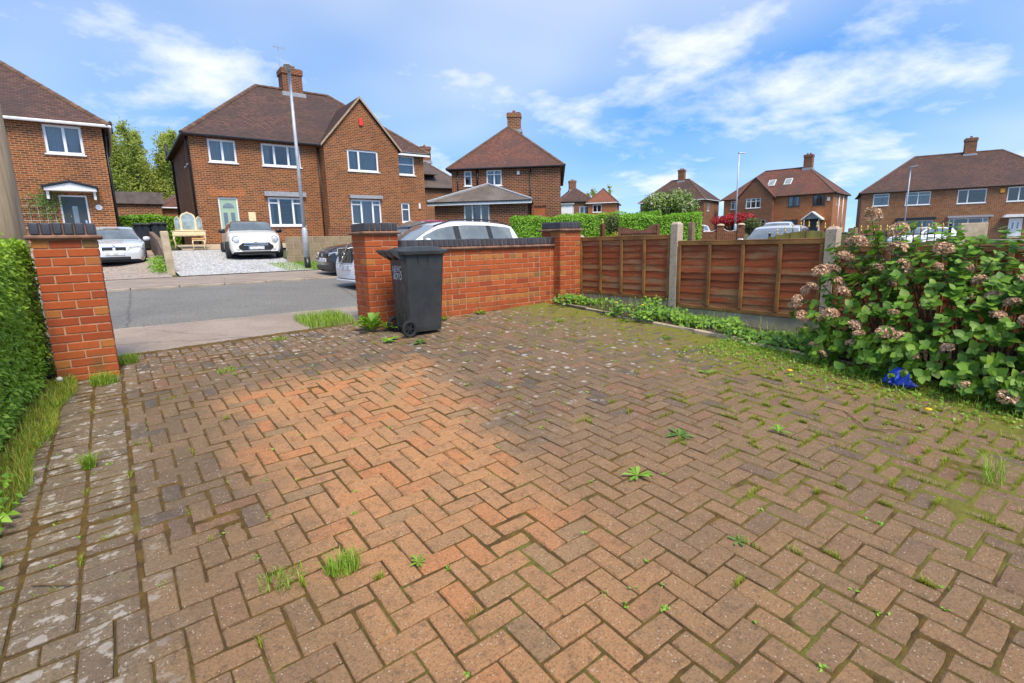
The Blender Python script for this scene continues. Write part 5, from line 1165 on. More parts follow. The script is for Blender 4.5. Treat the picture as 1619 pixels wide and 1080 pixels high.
# ---------------------------------------------------------------- cars
def interp(pts, x):
    for (a, b), (c, d) in zip(pts, pts[1:]):
        if x <= c:
            f = (x - a) / (c - a) if c > a else 0; f = min(max(f, 0), 1); return b + (d - b) * f
    return pts[-1][1]
def car(name, label, paint_, loc, rz, L, Wd, H, top, belt, ws, rw, wheels, wr_=.33, pillars=(), roofw=.74, front='', clear=.19, rim='alloy', rails=False, mirror=None, roof=None, plan=None, group='parked cars', dark=False, track=.115):
    """lofted car; nose towards +x. top/belt: (fraction of length from nose, fraction of height). ws/rw: windscreen and rear screen spans"""
    t = thing(name, label, 'car', loc, rz, group); hw = Wd / 2
    plan = plan or [(0, .74), (.012, .83), (.035, .89), (.08, .955), (.15, .985), (.3, 1), (.75, 1), (.9, .97), (.96, .92), (.99, .82), (1, .74)]
    xs = sorted({*np.linspace(0, 1, 45).tolist(), 0, .012, .035, .06, .94, .97, .988, 1, *[p for q in pillars for p in q], *ws, *rw})
    st = []
    for f in xs:
        x = L * (.5 - f); w = hw * interp(plan, f); zt = H * interp(top, f); zb_ = H * interp(belt, f); zl = clear + .06 * max(0, .03 - f) / .03 + .08 * max(0, f - .97) / .03
        for wx in wheels:
            dx = abs(x - L * (.5 - wx)); ra = wr_ + .055
            if dx < ra: zl = max(zl, wr_ + math.sqrt(ra * ra - dx * dx) * .98)
        gh = max(0., min(1., (zt - zb_) / (.30 * H))); wt_ = w * (.86 - (.86 - roofw) * gh); zb_ = min(zb_, zt - .012); zl = min(zl, zb_ - .05)
        cr = .02 + .025 * gh
        st.append([(w * .93, zl), (w * .995, zl + .30 * (zb_ - zl)), (w, zl + .62 * (zb_ - zl)), (w * .985, zl + .88 * (zb_ - zl)), (w * .955, zb_), (w * .955 + (wt_ - w * .955) * .80, zb_ + (zt - cr - zb_) * .84), (wt_, zt - cr), (wt_ * .80, zt - cr * .35), (0, zt)])
        st[-1] = (x, st[-1])
    n = 9; V = []
    for x, s in st:
        V += [(x, y, z) for y, z in s] + [(x, -y, z) for y, z in s[:-1][::-1]]
    m_ = 2 * n - 1; cat = {'body': [], 'windscreen': [], 'rear_screen': [], 'side_window': [], 'roof': []}
    mid = lambda i: (xs[i] + xs[i + 1]) / 2
    for i in range(len(xs) - 1):
        f = mid(i)
        for k in range(m_ - 1):
            kk = min(k, m_ - 2 - k); q = (i * m_ + k, i * m_ + k + 1, (i + 1) * m_ + k + 1, (i + 1) * m_ + k); c_ = 'body'
            if kk >= 6:
                if ws[0] < f < ws[1]: c_ = 'windscreen'
                elif rw[0] < f < rw[1]: c_ = 'rear_screen'
                elif ws[1] <= f <= rw[0]: c_ = 'roof'
            elif kk == 5 and ws[0] < f < ws[1] + .02 and dark: c_ = 'windscreen_pillar#%d' % (k < n)
            elif kk == 4 and ws[0] + (ws[1] - ws[0]) * .45 < f < rw[1] - .02:
                if any(a < f < b for a, b in pillars[-1:]): pass
                elif any(a < f < b for a, b in pillars): c_ = 'door_pillar#%d%d' % ([a < f < b for a, b in pillars].index(True), k < n)
                elif interp(top, f) - interp(belt, f) > .16: c_ = 'side_window#%d%d' % (sum(b <= f for a, b in pillars), k < n)
            cat.setdefault(c_, []).append(q)
    cat['body'] += [tuple(range(m_))[::-1], tuple((len(xs) - 1) * m_ + k for k in range(m_))]
    if not roof: cat['body'] += cat.pop('roof')
    mats = {'body': paint_, 'roof': roof, 'windscreen': 'car_glass', 'rear_screen': 'car_glass', 'side_window': 'car_glass', 'side_window2': 'car_glass', 'door_pillar': 'black_plastic', 'windscreen_pillar': 'black_paint'}
    body = None
    for k in ['body'] + [q for q in cat if q != 'body']:
        fs = cat.get(k)
        if not fs: continue
        use = sorted({a for f in fs for a in f}); mp = {a: i for i, a in enumerate(use)}
        k0 = k.split('#')[0]; me = MB().add([V[a] for a in use], [tuple(mp[a] for a in f) for f in fs]).mesh(k0, mats[k0], True, uv=False)
        if k == 'body': me.set_sharp_from_angle(angle=R(38))
        link(k0, me, t)
    MB().box(-L * .46, -hw * .86, clear - .03, L * .46, hw * .86, clear + .22).build('underbody', 'black_plastic', t, uv=False)
    for wx in wheels:
        for s in (-1, 1):
            Mx = Matrix.Translation((L * (.5 - wx), s * (hw - track), wr_)) @ Matrix.Rotation(R(-90 * s), 4, 'X')
            w = MB().lathe([(wr_ * .66, -.10), (wr_ * .93, -.105), (wr_, -.07), (wr_, .07), (wr_ * .93, .105), (wr_ * .66, .10)], 26, Mx, True).build('wheel', 'tyre', t, True, uv=False)
            r_ = MB().lathe([(wr_ * .60, .07), (wr_ * .67, .095), (wr_ * .67, -.05), (wr_ * .60, -.05)], 24, Mx, True)
            for q in range(5): r_.box(.02, -.045, .055, wr_ * .64, .045, .085, Mx @ Matrix.Rotation(R(72 * q), 4, 'Z'))
            r_.lathe([(.07, .05), (.07, .09), (.03, .095)], 12, Mx); r_.lathe([(wr_ * .6, .0), (wr_ * .6, .01)], 20, Mx); r_.build('rim', rim, w, uv=False)
    mx = L * (.5 - ws[0] - (ws[1] - ws[0]) * .42); mz = H * interp(belt, ws[0] + .06) + .07
    for s in (-1, 1): MB().lathe([(.02, -.11), (.075, -.07), (.085, .02), (.07, .09), (.02, .11)], 10, Matrix.Translation((mx, s * (hw + .09), mz)) @ Matrix.Rotation(R(90), 4, 'X') @ Matrix.Scale(.62, 4, (1, 0, 0))).build('mirror', mirror or paint_, t, True, uv=False)
    if rails:
        for s in (-1, 1):
            MB().tube([(L * (.5 - f), s * hw * roofw * .97, H * interp(top, f) + (.025 if .5 < f < .86 else -.015)) for f in (.42, .46, .54, .7, .82, .88, .92)], .016, 6).build('roof_rail', 'black_plastic', t, True, uv=False)
    fx = L / 2
    def fbx(nm, y0, y1, z0, z1, d, mat, par=t, x=fx): return MB().cbox((x + d / 2 - .02, (y0 + y1) / 2, (z0 + z1) / 2), (d + .04, y1 - y0, z1 - z0), min(.012, (z1 - z0) / 4)).build(nm, mat, par, uv=False)
    def lamp(nm, y, z, ry, rz_, x, mat, par=t, rx=.05): return MB().lathe([(.05, -1), (.6, -.8), (.95, -.3), (1, .1), (.85, .6), (.4, .92), (.02, 1)], 14, Matrix.Translation((x, y, z)) @ Matrix.Diagonal((rx, ry, rz_, 1)) @ Matrix.Rotation(R(90), 4, 'Y')).build(nm, mat, par, True, uv=False)
    if front == 'mini':
        g = MB().prism([(-.42, .56), (.42, .56), (.56, .45), (.56, .37), (.46, .30), (-.46, .30), (-.56, .37), (-.56, .45)], lambda u, d, z: Vector((fx + d, u, z)), -.05, .018).build('grille', 'black_plastic', t, uv=False)
        for z in (.535, .475): fbx('grille_bar', -.40, .40, z - .012, z + .012, .03, 'chrome', g)
        fbx('number_plate', -.26, .26, .325, .425, .035, 'plate'); fbx('plate_band', -.262, -.21, .325, .425, .037, 'plate_blue')
        fbx('lower_grille', -.46, .46, .205, .265, .012, 'black_plastic'); fbx('chin', -.60, .60, .13, .175, .0, 'black_plastic')
        for s in (-1, 1):
            r_ = lamp('headlight', s * .62, .66, .14, .15, fx - .05, 'chrome', rx=.07); lamp('lens', s * .62, .66, .12, .13, fx - .035, 'lamp_glass', r_, .075); r_ = lamp('fog_light', s * .58, .34, .07, .07, fx - .035, 'chrome', rx=.05); lamp('lens', s * .58, .34, .05, .05, fx - .022, 'lamp_glass', r_, .05)
        lamp('badge', 0, .575, .06, .025, fx - .02, 'chrome')
    if front == 'saloon':
        for s in (-1, 1):
            g = fbx('grille', min(s * .025, s * .33), max(s * .025, s * .33), .535, .655, .012, 'chrome'); fbx('grille_mesh', min(s * .035, s * .32), max(s * .035, s * .32), .543, .645, .020, 'black_plastic', g)
            MB().prism([(s * .36, .56), (s * .72, .575), (s * .80, .64), (s * .78, .69), (s * .42, .655)], lambda u, d, z: Vector((fx - .03 - .34 * max(0, abs(u) - .45) ** 1.3 + d, u, z)), -.10, .035).build('headlight', 'lamp_glass', t, uv=False)
            MB().prism([(s * .48, .24), (s * .76, .255), (s * .74, .335), (s * .50, .335)], lambda u, d, z: Vector((fx - .03 - .34 * max(0, abs(u) - .45) ** 1.3 + d, u, z)), -.08, .03).build('side_intake', 'black_plastic', t, uv=False)
        fbx('number_plate', -.27, .27, .38, .48, .025, 'plate'); fbx('lower_intake', -.42, .42, .235, .335, .012, 'black_plastic')
        lamp('badge', 0, .70, .035, .03, fx - .055, 'chrome')
    if front == 'suv':
        g = fbx('grille', -.40, .40, .62, .92, .018, 'black_plastic')
        for k in range(9): MB().box(fx + .015, -.36 + k * .09 - .006, .64, fx + .024, -.36 + k * .09 + .006, .90).build('grille_bar', 'chrome', g, uv=False)
        MB().box(-.5, -.011, -.014, .5, .011, .014, Matrix.Translation((fx + .03, 0, .77)) @ Matrix.Rotation(R(37), 4, 'X') @ Matrix.Rotation(R(90), 4, 'Z') @ Matrix.Scale(.85, 4, (1, 0, 0))).build('grille_slash', 'chrome', g, uv=False)
        MB().lathe([(.065, -.008), (.085, -.008), (.085, .012), (.065, .012)], 20, Matrix.Translation((fx + .035, 0, .77)) @ Matrix.Rotation(R(90), 4, 'Y'), True).build('badge', 'chrome', t, uv=False)
        fbx('number_plate', -.27, .27, .46, .57, .03, 'plate'); fbx('lower_intake', -.66, .66, .30, .42, -.005, 'black_plastic'); fbx('skid_plate', -.62, .62, .215, .262, .02, 'paint_white')
        for s in (-1, 1): MB().prism([(s * .46, .80), (s * .80, .84), (s * .84, .93), (s * .48, .90)], lambda u, d, z: Vector((fx - .03 - .55 * max(0, abs(u) - .5) ** 1.3 + d, u, z)), -.10, .03).build('headlight', 'lamp_glass', t, uv=False)
    if front == 'hatch':
        fbx('grille', -.35, .35, .58, .68, .012, 'black_plastic'); fbx('number_plate', -.27, .27, .44, .55, .025, 'plate'); fbx('lower_intake', -.6, .6, .24, .36, .008, 'black_plastic'); lamp('badge', 0, .63, .05, .05, fx - .01, 'chrome')
        for s in (-1, 1): MB().prism([(s * .42, .60), (s * .76, .62), (s * .80, .72), (s * .50, .69)], lambda u, d, z: Vector((fx - .04 - .5 * max(0, abs(u) - .45) ** 1.3 + d, u, z)), -.10, .03).build('headlight', 'lamp_glass', t, uv=False)
    for s in (-1, 1): MB().cbox((-L / 2 + .10, s * hw * .83, H * .55), (.14, .12, H * .13), .02).build('tail_light', 'red_lens', t, uv=False)
    return t
SUV = dict(top=[(0, .42), (.012, .50), (.03, .565), (.06, .605), (.16, .645), (.27, .672), (.36, .83), (.43, .935), (.50, .98), (.60, 1.), (.75, .99), (.87, .955), (.915, .92), (.96, .76), (.985, .60), (1, .45)], belt=[(0, .42), (.03, .54), (.10, .585), (.27, .625), (.5, .655), (.8, .69), (.93, .71), (.97, .62), (1, .44)], ws=(.275, .435), rw=(.915, .965), pillars=((.525, .56), (.735, .765), (.90, .95)))
SAL = dict(top=[(0, .38), (.012, .44), (.03, .50), (.06, .545), (.16, .605), (.27, .64), (.36, .82), (.42, .93), (.50, .985), (.57, 1.), (.68, .97), (.74, .90), (.83, .73), (.90, .695), (.98, .66), (.99, .6), (1, .45)], belt=[(0, .38), (.03, .48), (.10, .55), (.27, .61), (.5, .63), (.8, .66), (.95, .655), (1, .42)], ws=(.275, .43), rw=(.70, .84), pillars=((.535, .56), (.70, .84)))
HAT = dict(top=[(0, .40), (.012, .48), (.035, .55), (.07, .60), (.16, .645), (.25, .675), (.33, .84), (.40, .945), (.48, .99), (.58, 1.), (.75, .98), (.86, .93), (.95, .72), (.985, .58), (1, .45)], belt=[(0, .40), (.035, .52), (.10, .59), (.25, .635), (.5, .66), (.85, .70), (.95, .62), (1, .44)], ws=(.255, .405), rw=(.86, .955), pillars=((.55, .575), (.80, .96)))
MIN = dict(top=[(0, .50), (.012, .555), (.035, .615), (.07, .65), (.15, .685), (.235, .70), (.29, .85), (.335, .95), (.42, .985), (.55, 1.), (.80, .985), (.88, .95), (.955, .72), (.985, .58), (1, .45)], belt=[(0, .44), (.035, .55), (.10, .62), (.235, .655), (.5, .67), (.88, .70), (.955, .66), (1, .44)], ws=(.24, .345), rw=(.885, .96), pillars=((.55, .58), (.84, .96)))
zr = lambda x, y: gz(x, y) - .03
car('suv', 'white tall estate car with roof rails parked beyond the garden wall', 'paint_white', (6.12, 11.15, zr(6.1, 11.1) - .06), R(180), 4.34, 1.78, 1.50, wheels=(.185, .80), wr_=.36, rails=True, front='suv', clear=.22, **SUV)
car('hatchback', 'black car on the far pavement with its nose showing left of the pier', 'paint_black', (6.72, 14.75, gz(6.7, 14.7) - .07), R(180), 4.25, 1.76, 1.42, wheels=(.19, .80), front='hatch', **HAT)
car('small_hatchback', 'cream small car with black roof parked on the white gravel', 'paint_cream', (4.26, 22.45, gz(4, 21.5) - .02), R(-95), 3.85, 1.73, 1.42, wheels=(.17, .82), wr_=.315, front='mini', dark=True, track=.035, roof='paint_black', mirror='black_paint', rim='dark_alloy', roofw=.72, plan=[(0, .86), (.012, .915), (.035, .955), (.08, .98), (.15, .99), (.3, 1), (.75, 1), (.9, .98), (.96, .93), (.99, .84), (1, .76)], **MIN)
car('saloon', 'silver white saloon car parked on the left hand driveway', 'paint_silver', (.02, 24.12, gz(.3, 22) - .03), R(-90), 4.55, 1.82, 1.42, wheels=(.175, .79), front='saloon', roofw=.70, **SAL)
car('hatchback', 'dark red car in front of the gable house, roof just showing', 'paint_red', (11.6, 22.3, gz(11, 21) + .02), R(-160), 4.2, 1.78, 1.50, wheels=(.19, .80), front='hatch', **HAT)
car('estate_car', 'pale grey estate car with wide windscreen behind the right fence', 'paint_grey', (18.3, 9.0, .30), R(196), 4.6, 1.85, 1.56, wheels=(.19, .80), front='suv', **SUV)
car('hatchback', 'white car further back behind the pale grey estate car', 'paint_white', (33.6, 16.4, .85), R(20), 4.3, 1.8, 1.5, wheels=(.19, .80), **HAT)
car('hatchback', 'white car in front of the far right house bay window', 'paint_white', (44.5, 11.9, .35), R(150), 4.2, 1.78, 1.5, wheels=(.19, .80), **HAT)
car('hatchback', 'white car nose at the end of the clipped hedge', 'paint_white', (33.2, 22.6, .95), R(190), 4.2, 1.78, 1.5, wheels=(.19, .80), front='hatch', **HAT)

# ---------------------------------------------------------------- lamp posts
def lamp_post(label, x, y, zb, H, arm):
    t = thing('street_lamp', label, 'street lamp', (x, y, zb), 0, 'slim galvanised street lamps')
    MB().lathe([(.095, -.1), (.095, .42)], 16).build('black_base', 'black_paint', t, True, uv=False); MB().lathe([(.088, .42), (.088, 1.28), (.06, 1.36)], 16).build('base_column', 'galv', t, True, uv=False)
    MB().tube([(0, 0, 1.3), (0, 0, H * .6), (0, 0, H)], [.056, .05, .042], 12).build('column', 'galv', t, True, uv=False)
    d = Vector((math.cos(arm), math.sin(arm), 0)); a = Vector((0, 0, H))
    h = MB(); s = Vector((-d.y, d.x, 0)); vs = []
    for f, w, h0, h1 in ((-.05, .05, -.03, .04), (.15, .10, -.02, .06), (.50, .11, -.01, .05), (.62, .06, .0, .03)): vs += [a + d * f + s * w + Vector((0, 0, h0)), a + d * f - s * w + Vector((0, 0, h0)), a + d * f - s * w * .7 + Vector((0, 0, h1)), a + d * f + s * w * .7 + Vector((0, 0, h1))]
    h.add(vs, [(0, 1, 2, 3), (15, 14, 13, 12)] + [(j * 4 + i, j * 4 + (i + 1) % 4, (j + 1) * 4 + (i + 1) % 4, (j + 1) * 4 + i) for j in range(3) for i in range(4)]); h.build('lamp_head', 'galv', t, uv=False); return t
lamp_post('tall grey street lamp in front of the gabled pair of houses', 4.95, 17.5, .76, 6.0, R(-110))
lamp_post('grey street lamp beside the red maple in the distance', 34.3, 19.8, 1.0, 6.0, R(-10))
lamp_post('grey street lamp before the far right house', 54.5, 16.0, .6, 6.3, R(-120))

# ---------------------------------------------------------------- things over the road, left
for i, (x, lb) in enumerate(((1.02, 'black wheelie bin beside the silver saloon car'), (1.56, 'black wheelie bin next to the cream dressing table'))): wheelie_bin('wheelie_bin', lb, (x, 25.6, gz(x, 25.6) + .02), R(90), 'black_plastic', group='black bins by the driveway')
t = thing('dressing_table', 'cream dressing table with three fold mirror outside the gabled house', 'dressing table', (2.55, 25.05, gz(2.5, 25) + .05), R(-8))
MB().cbox((0, 0, .60), (1.15, .42, .20), .01).build('drawer_unit', 'cream', t); MB().cbox((0, 0, .712), (1.22, .46, .02), .006).build('table_top', 'cream', t)
for k in range(3): MB().cbox(((k - 1) * .37, -.216, .60), (.33, .012, .14), .004).build('drawer', 'cream', t)
for sx in (-1, 1):
    for sy in (-1, 1): MB().tube([(sx * .52, sy * .17, .52), (sx * .55, sy * .19, .40), (sx * .51, sy * .16, .18), (sx * .55, sy * .19, .0)], [.03, .028, .016, .022], 8).build('leg', 'cream', t, True)
def mirror(u0, u1, h, ang, px):
    n = 12; c = (u0 + u1) / 2; w = (u1 - u0) / 2; out = [(u0, .73)] + [(c - w * math.cos(math.pi * k / n), .73 + h * (.72 + .28 * math.sin(math.pi * k / n) + (.05 if k == n // 2 else 0))) for k in range(n + 1)] + [(u1, .73)]
    inn = [(c + (u - c) * .80, .73 + .05 + (z - .73) * .86) for u, z in out]; Mx = Matrix.Translation((px, .14, 0)) @ Matrix.Rotation(ang, 4, 'Z') @ Matrix.Translation((-px, 0, 0)); G = lambda u, d, z: Mx @ Vector((u, d, z))
    f = MB().prism(out, G, 0, .03).build('mirror_frame', 'cream', t, uv=False); MB().prism(inn, G, -.012, -.001).build('mirror_glass', 'mirror', f, uv=False)
mirror(-.27, .27, .72, 0, 0); mirror(-.52, -.275, .55, R(-32), -.275); mirror(.275, .52, .55, R(32), .275)
t = thing('stool', 'small cream stool with tan seat in front of the dressing table', 'stool', (2.78, 24.55, gz(2.8, 24.5) + .05), R(-8)); MB().cbox((0, 0, .43), (.46, .34, .07), .02).build('seat', 'tan_seat', t); MB().cbox((0, 0, .375), (.42, .30, .04), .006).build('seat_rail', 'cream', t)
for sx in (-1, 1):
    for sy in (-1, 1): MB().tube([(sx * .19, sy * .13, .36), (sx * .21, sy * .15, .28), (sx * .18, sy * .12, .12), (sx * .21, sy * .15, 0)], [.024, .022, .012, .016], 8).build('leg', 'cream', t, True)
# low boundary wall and its post
t = thing('boundary_wall', 'low weathered concrete wall dividing the two driveways', 'wall', (1.28, 18.0, 0)); m = MB(); ys = lin(.3, 7.6, 12); vs = []
for y in ys:
    g_ = gz(1.68, 18 + y); h = .30 + .42 * min(1, max(0, (y - .2) / 3)) ; vs += [(-.07, y, g_ - .2), (.07, y, g_ - .2), (.07, y, g_ + h), (-.07, y, g_ + h)]
m.add(vs, [(0, 1, 2, 3), (47, 46, 45, 44)] + [(j * 4 + i, j * 4 + (i + 1) % 4, (j + 1) * 4 + (i + 1) % 4, (j + 1) * 4 + i) for j in range(11) for i in range(4)]); m.build('wall_body', plain('weathered brown stone', (.17, .12, .085), .95, .35, 4, .6, 20, .03), t)
t = thing('concrete_gate_post', 'leaning old concrete post at the end of the low boundary wall', 'post', (1.26, 18.1, gz(1.3, 18.1)), 0); MB().cbox((0, 0, .56), (.20, .17, 1.30), .02, Matrix.Rotation(R(-2), 4, 'Y')).build('post_body', M['concrete'], t)
n = 420; P = np.column_stack([1.02 + rng.normal(0, .10, n), 18.9 + rng.normal(0, .5, n), 0 * np.ones(n)]); P[:, 2] = [gz(a, b) + rng.random() * .40 for a, b in P[:, :2]]
verge('driveway_weeds', 'tall green weeds beside the low boundary wall', (('leaves', leafmesh('leaves', P, np.tile((0, -.5, 1.), (n, 1)), .10, 'weed', .4, .6)),), 'weeds')
# retaining wall of large blocks
t = thing('block_wall', 'buff concrete block retaining wall behind the street lamp', 'wall', (4.83, 19.35, .88), R(-3)); MB().box(.0, .008, -.2, 6.2, .2, .995).build('mortar', plain('pale mortar', (.50, .40, .28), .95), t)
bmats = plain('buff concrete block', (.30, .22, .135), .95, .16, 3, .4, 60, .006, pv=.35); bl = MB().cbox((0, 0, 0), (.44, .21, .215), .008).mesh('block', bmats); bh = MB().cbox((0, 0, 0), (.215, .21, .215), .008).mesh('block', bmats)
for r_ in range(5):
    x = 0.22 if r_ % 2 == 0 else .11
    first = r_ % 2 == 1
    while x < 6.1:
        link('block', bh if first else bl, t, (x, .105, .11 + r_ * .225 - .125), (0, 0, rng.normal(0, .003)))
        x += (.11 + .01 + .22) if first else .45; first = False
t2 = thing('block_wall', 'dark brick retaining wall at the foot of the gable bay', 'wall', (8.4, 25.7, 1.6)); MB().box(0, 0, -.4, 5, .22, .75).build('wall_body', HB2, t2)
n = 9000; P = np.column_stack([rng.uniform(3.55, 9, n), rng.uniform(17.1, 19.3, n), np.zeros(n)]); P[:, 2] = [gz(a, b) for a, b in P[:, :2]]; P = P[(P[:, 0] > 4.1 + (19.3 - P[:, 1]) * .05)]
o = sheet('verge', lin(4.0, 10, 8), lin(17.05, 19.33, 4), .02, plain('verge turf', (.10, .19, .022), .9, .25, 5, .6)); o = link('verge_grass', blades('verge_grass', P, .09, .012, 'grass', .7)); tag(o, 'bright mown grass verge at the foot of the street lamp', 'grass', kind='stuff')

# ---------------------------------------------------------------- hedges, shrubs and trees beyond
M['bright'] = leafmat('bright hedge leaf', (.17, .38, .018), (.27, .52, .030), (.38, .60, .07), .5, .3)
M['bright_in'] = plain('bright hedge inside', (.09, .19, .012), .9, .3, 4, .5)
M['olive'] = leafmat('olive shrub leaf', (.08, .12, .03), (.14, .18, .045), None, .55, .2); M['gold_leaf'] = leafmat('golden shrub leaf', (.42, .38, .03), (.50, .46, .05), None, .55, .3)
M['lilac'] = leafmat('lilac leaf', (.15, .24, .04), (.24, .34, .06), None, .5, .25); M['blossom'] = leafmat('lilac blossom', (.62, .54, .48), (.74, .66, .60), None, .8, .2)
M['maple'] = leafmat('red maple leaf', (.36, .014, .024), (.55, .03, .04), (.24, .008, .014), .5, .25); M['spring'] = leafmat('spring tree leaf', (.36, .43, .075), (.50, .57, .115), (.60, .64, .19), .5, .55); M['lime'] = leafmat('lime tree leaf', (.30, .32, .03), (.38, .40, .05), None, .5, .35)
def bg_hedge(label, p0, p1, wid, h, n, size=.09, mat='bright', group='bright clipped hedges over the road'):
    a = math.atan2(p1[1] - p0[1], p1[0] - p0[0]); L = math.hypot(p1[0] - p0[0], p1[1] - p0[1]); zb = p0[2]
    return hedge('clipped_hedge', label, n, 0, L, 0, wid, lambda x, y: -.3, lambda x, y: h + .05 * math.sin(x * 2.3) + .03 * math.sin(x * 5.1 + 1), ('y-', 'z+', 'x-', 'x+'), size, mat, 'bright_in', .16, (p0[0], p0[1], zb), a, group, .6)
bg_hedge('bright green clipped hedge in front of the house with the extension', (16.3, 21.6, 1.2), (19.45, 18.75, 1.2), 1.1, 1.52, 9000)
bg_hedge('long bright green clipped hedge left of the street lamp', (20.25, 17.85, 1.0), (22.6, 14.8, 1.0), 1.2, 1.62, 9000)
bg_hedge('far bright green hedge across the garden between the gardens', (23.2, 25.4, 1.2), (27.5, 20.8, 1.2), 1.0, 1.95, 6000)
bg_hedge('bright green hedge behind the black bins between the houses', (-1.6, 36.5, 1.7), (4.6, 36.0, 1.7), 2.0, 1.75, 9000, .12)
def blob_pts(n, c, r, lobes, seed):
    g = np.random.default_rng(seed); C_ = np.array(c); r = np.array(r); L = []
    for i in range(lobes):
        d = unit(g.normal(0, 1, 3)); d[2] = abs(d[2]) * .9 - .25; L.append((C_ + d * r * g.uniform(.25, .68), r * g.uniform(.28, .50)))
    P = []; N = []
    for i in range(n):
        q, s_ = L[g.integers(lobes)]; d = unit(g.normal(0, 1, 3)); k = g.uniform(.55, 1.05) ** .6; P.append(q + d * s_ * k); N.append(d + np.array((0, 0, .35)))
    return np.array(P), np.array(N), L
def shrub(name, label, c, r, n, size, mat, seed, cat='shrub', extra=None, lobes=14, aspect=.6, group=None):
    t = thing(name, label, cat, (c[0], c[1], gz(c[0], c[1])), 0, group); b = np.array([c[0], c[1], gz(c[0], c[1])]); P, N, L = blob_pts(n, c, r, lobes, seed)
    P = P[P[:, 2] > b[2] - .1] if True else P; N = N[:len(P)]
    link('crown', leafmesh('crown', P - b, N, size, mat, aspect, .6), t)['kind'] = 'stuff'
    m = MB(); top = Vector(c) - Vector(b); m.tube([(0, 0, -.2), Vector((.05, 0, max(.2, top.z * .5)))], [r[0] * .06 + .03, r[0] * .04 + .02], 7)
    for q, s_ in L: m.tube([(0.02, 0, max(.1, top.z * .35)), Vector(q - b) * .6 + Vector((0, 0, .1)), Vector(q - b)], [r[0] * .03 + .012, r[0] * .018 + .008, .006], 5, False)
    m.build('trunk', 'bark', t, True, uv=False)
    if extra:
        P2, N2, _ = blob_pts(extra[1], c, np.array(r) * 1.04, lobes, seed); k = P2[:, 2] > c[2] - r[2] * .5; link('blossom', leafmesh('blossom', P2[k] - b, N2[k], extra[2], extra[0], .7, .8), t)['kind'] = 'stuff'
    return t
shrub('lilac_tree', 'round bushy lilac tree with pale blossom behind the long hedge', (30.6, 22.6, 3.55), (2.35, 2.1, 1.75), 11000, .17, 'lilac', 3, 'tree', ('blossom', 1500, .13), 22)
shrub('maple_tree', 'deep red maple shrub beside the distant street lamp', (38.9, 22.7, 2.75), (2.0, 1.6, .85), 5200, .16, 'maple', 5, 'tree', None, 14, .4)
shrub('conifer_bush', 'dark olive round bush right of the red maple', (36.9, 20.1, 2.15), (.85, .8, .95), 2600, .10, 'olive', 6)
shrub('olive_shrub', 'dark olive green shrub between the two bright hedges', (21.4, 19.3, 2.1), (.75, .75, 1.1), 3200, .09, 'olive', 8)
shrub('golden_shrub', 'small golden yellow shrub left of the brown gate', (17.95, 15.95, 1.4), (.42, .42, .55), 1500, .07, 'gold_leaf', 9)
def tall_tree(label, x, y, zb, H, rad, seed, mat, n, size, stems=6):
    g = np.random.default_rng(seed); t = thing('tree', label, 'tree', (x, y, zb), 0, 'trees beyond the houses'); m = MB(); P = []; N = []
    m.tube([(0, 0, -.3), (.1, 0, H * .16)], [H * .032, H * .026], 9)
    for s in range(stems):
        a = 2 * math.pi * s / stems + g.normal(0, .3); sp = rad * g.uniform(.30, .85); hh = H * g.uniform(.74, 1.0); pts = [Vector((.1, 0, H * .12))]
        for k in range(1, 8): f = k / 7; pts.append(Vector((math.cos(a) * sp * f ** .8 + g.normal(0, .06 * rad), math.sin(a) * sp * f ** .8 + g.normal(0, .06 * rad), H * .12 + (hh - H * .12) * f)))
        m.tube(pts, [H * .020 * (1 - .85 * k / 7) for k in range(8)], 6, False)
        for k in range(2, 8):
            for b_ in range(7):
                q = pts[k].lerp(pts[k - 1], g.random()); aa = g.uniform(0, 6.28); l_ = rad * g.uniform(.14, .36) * (1.15 - k / 9); e = q + Vector((math.cos(aa) * l_, math.sin(aa) * l_, l_ * g.uniform(.4, 1.5)))
                m.tube([q, q.lerp(e, .5) + Vector((0, 0, l_ * .08)), e], [H * .004, H * .0025, H * .0012], 4, False)
                mm = n // (stems * 42); f = g.random(mm)[:, None]; base = np.array(q)[None] * (1 - f) + np.array(e)[None] * f; P.append(base + g.normal(0, l_ * .34, (mm, 3))); N.append(g.normal(0, .7, (mm, 3)) + np.array((0, -.8, .8)))
    m.build('trunk', 'bark', t, True, uv=False); link('crown', leafmesh('crown', np.concatenate(P), np.concatenate(N), size, mat, .65, .5), t)['kind'] = 'stuff'; return t
tall_tree('tall airy spring green tree between the two nearest houses', 3.4, 60, 2.0, 10.6, 4.6, 21, 'spring', 60000, .18, 13)
tall_tree('second airy green tree standing lower behind the garage', .3, 64, 2.0, 9.6, 3.8, 22, 'spring', 34000, .18, 9)
tall_tree('lime yellow tree behind the house with the extension', 46.0, 62.0, 2.0, 8.4, 3.0, 23, 'lime', 6000, .26, 6)
tall_tree('green tree peeping left of the lilac', 60.5, 57.0, 2.0, 7.6, 2.6, 24, 'spring', 5000, .26, 6)
tall_tree('green tree in the gap beside the far right house', 96.0, 44.0, 1.8, 6.6, 4.0, 25, 'olive', 5000, .3, 6)

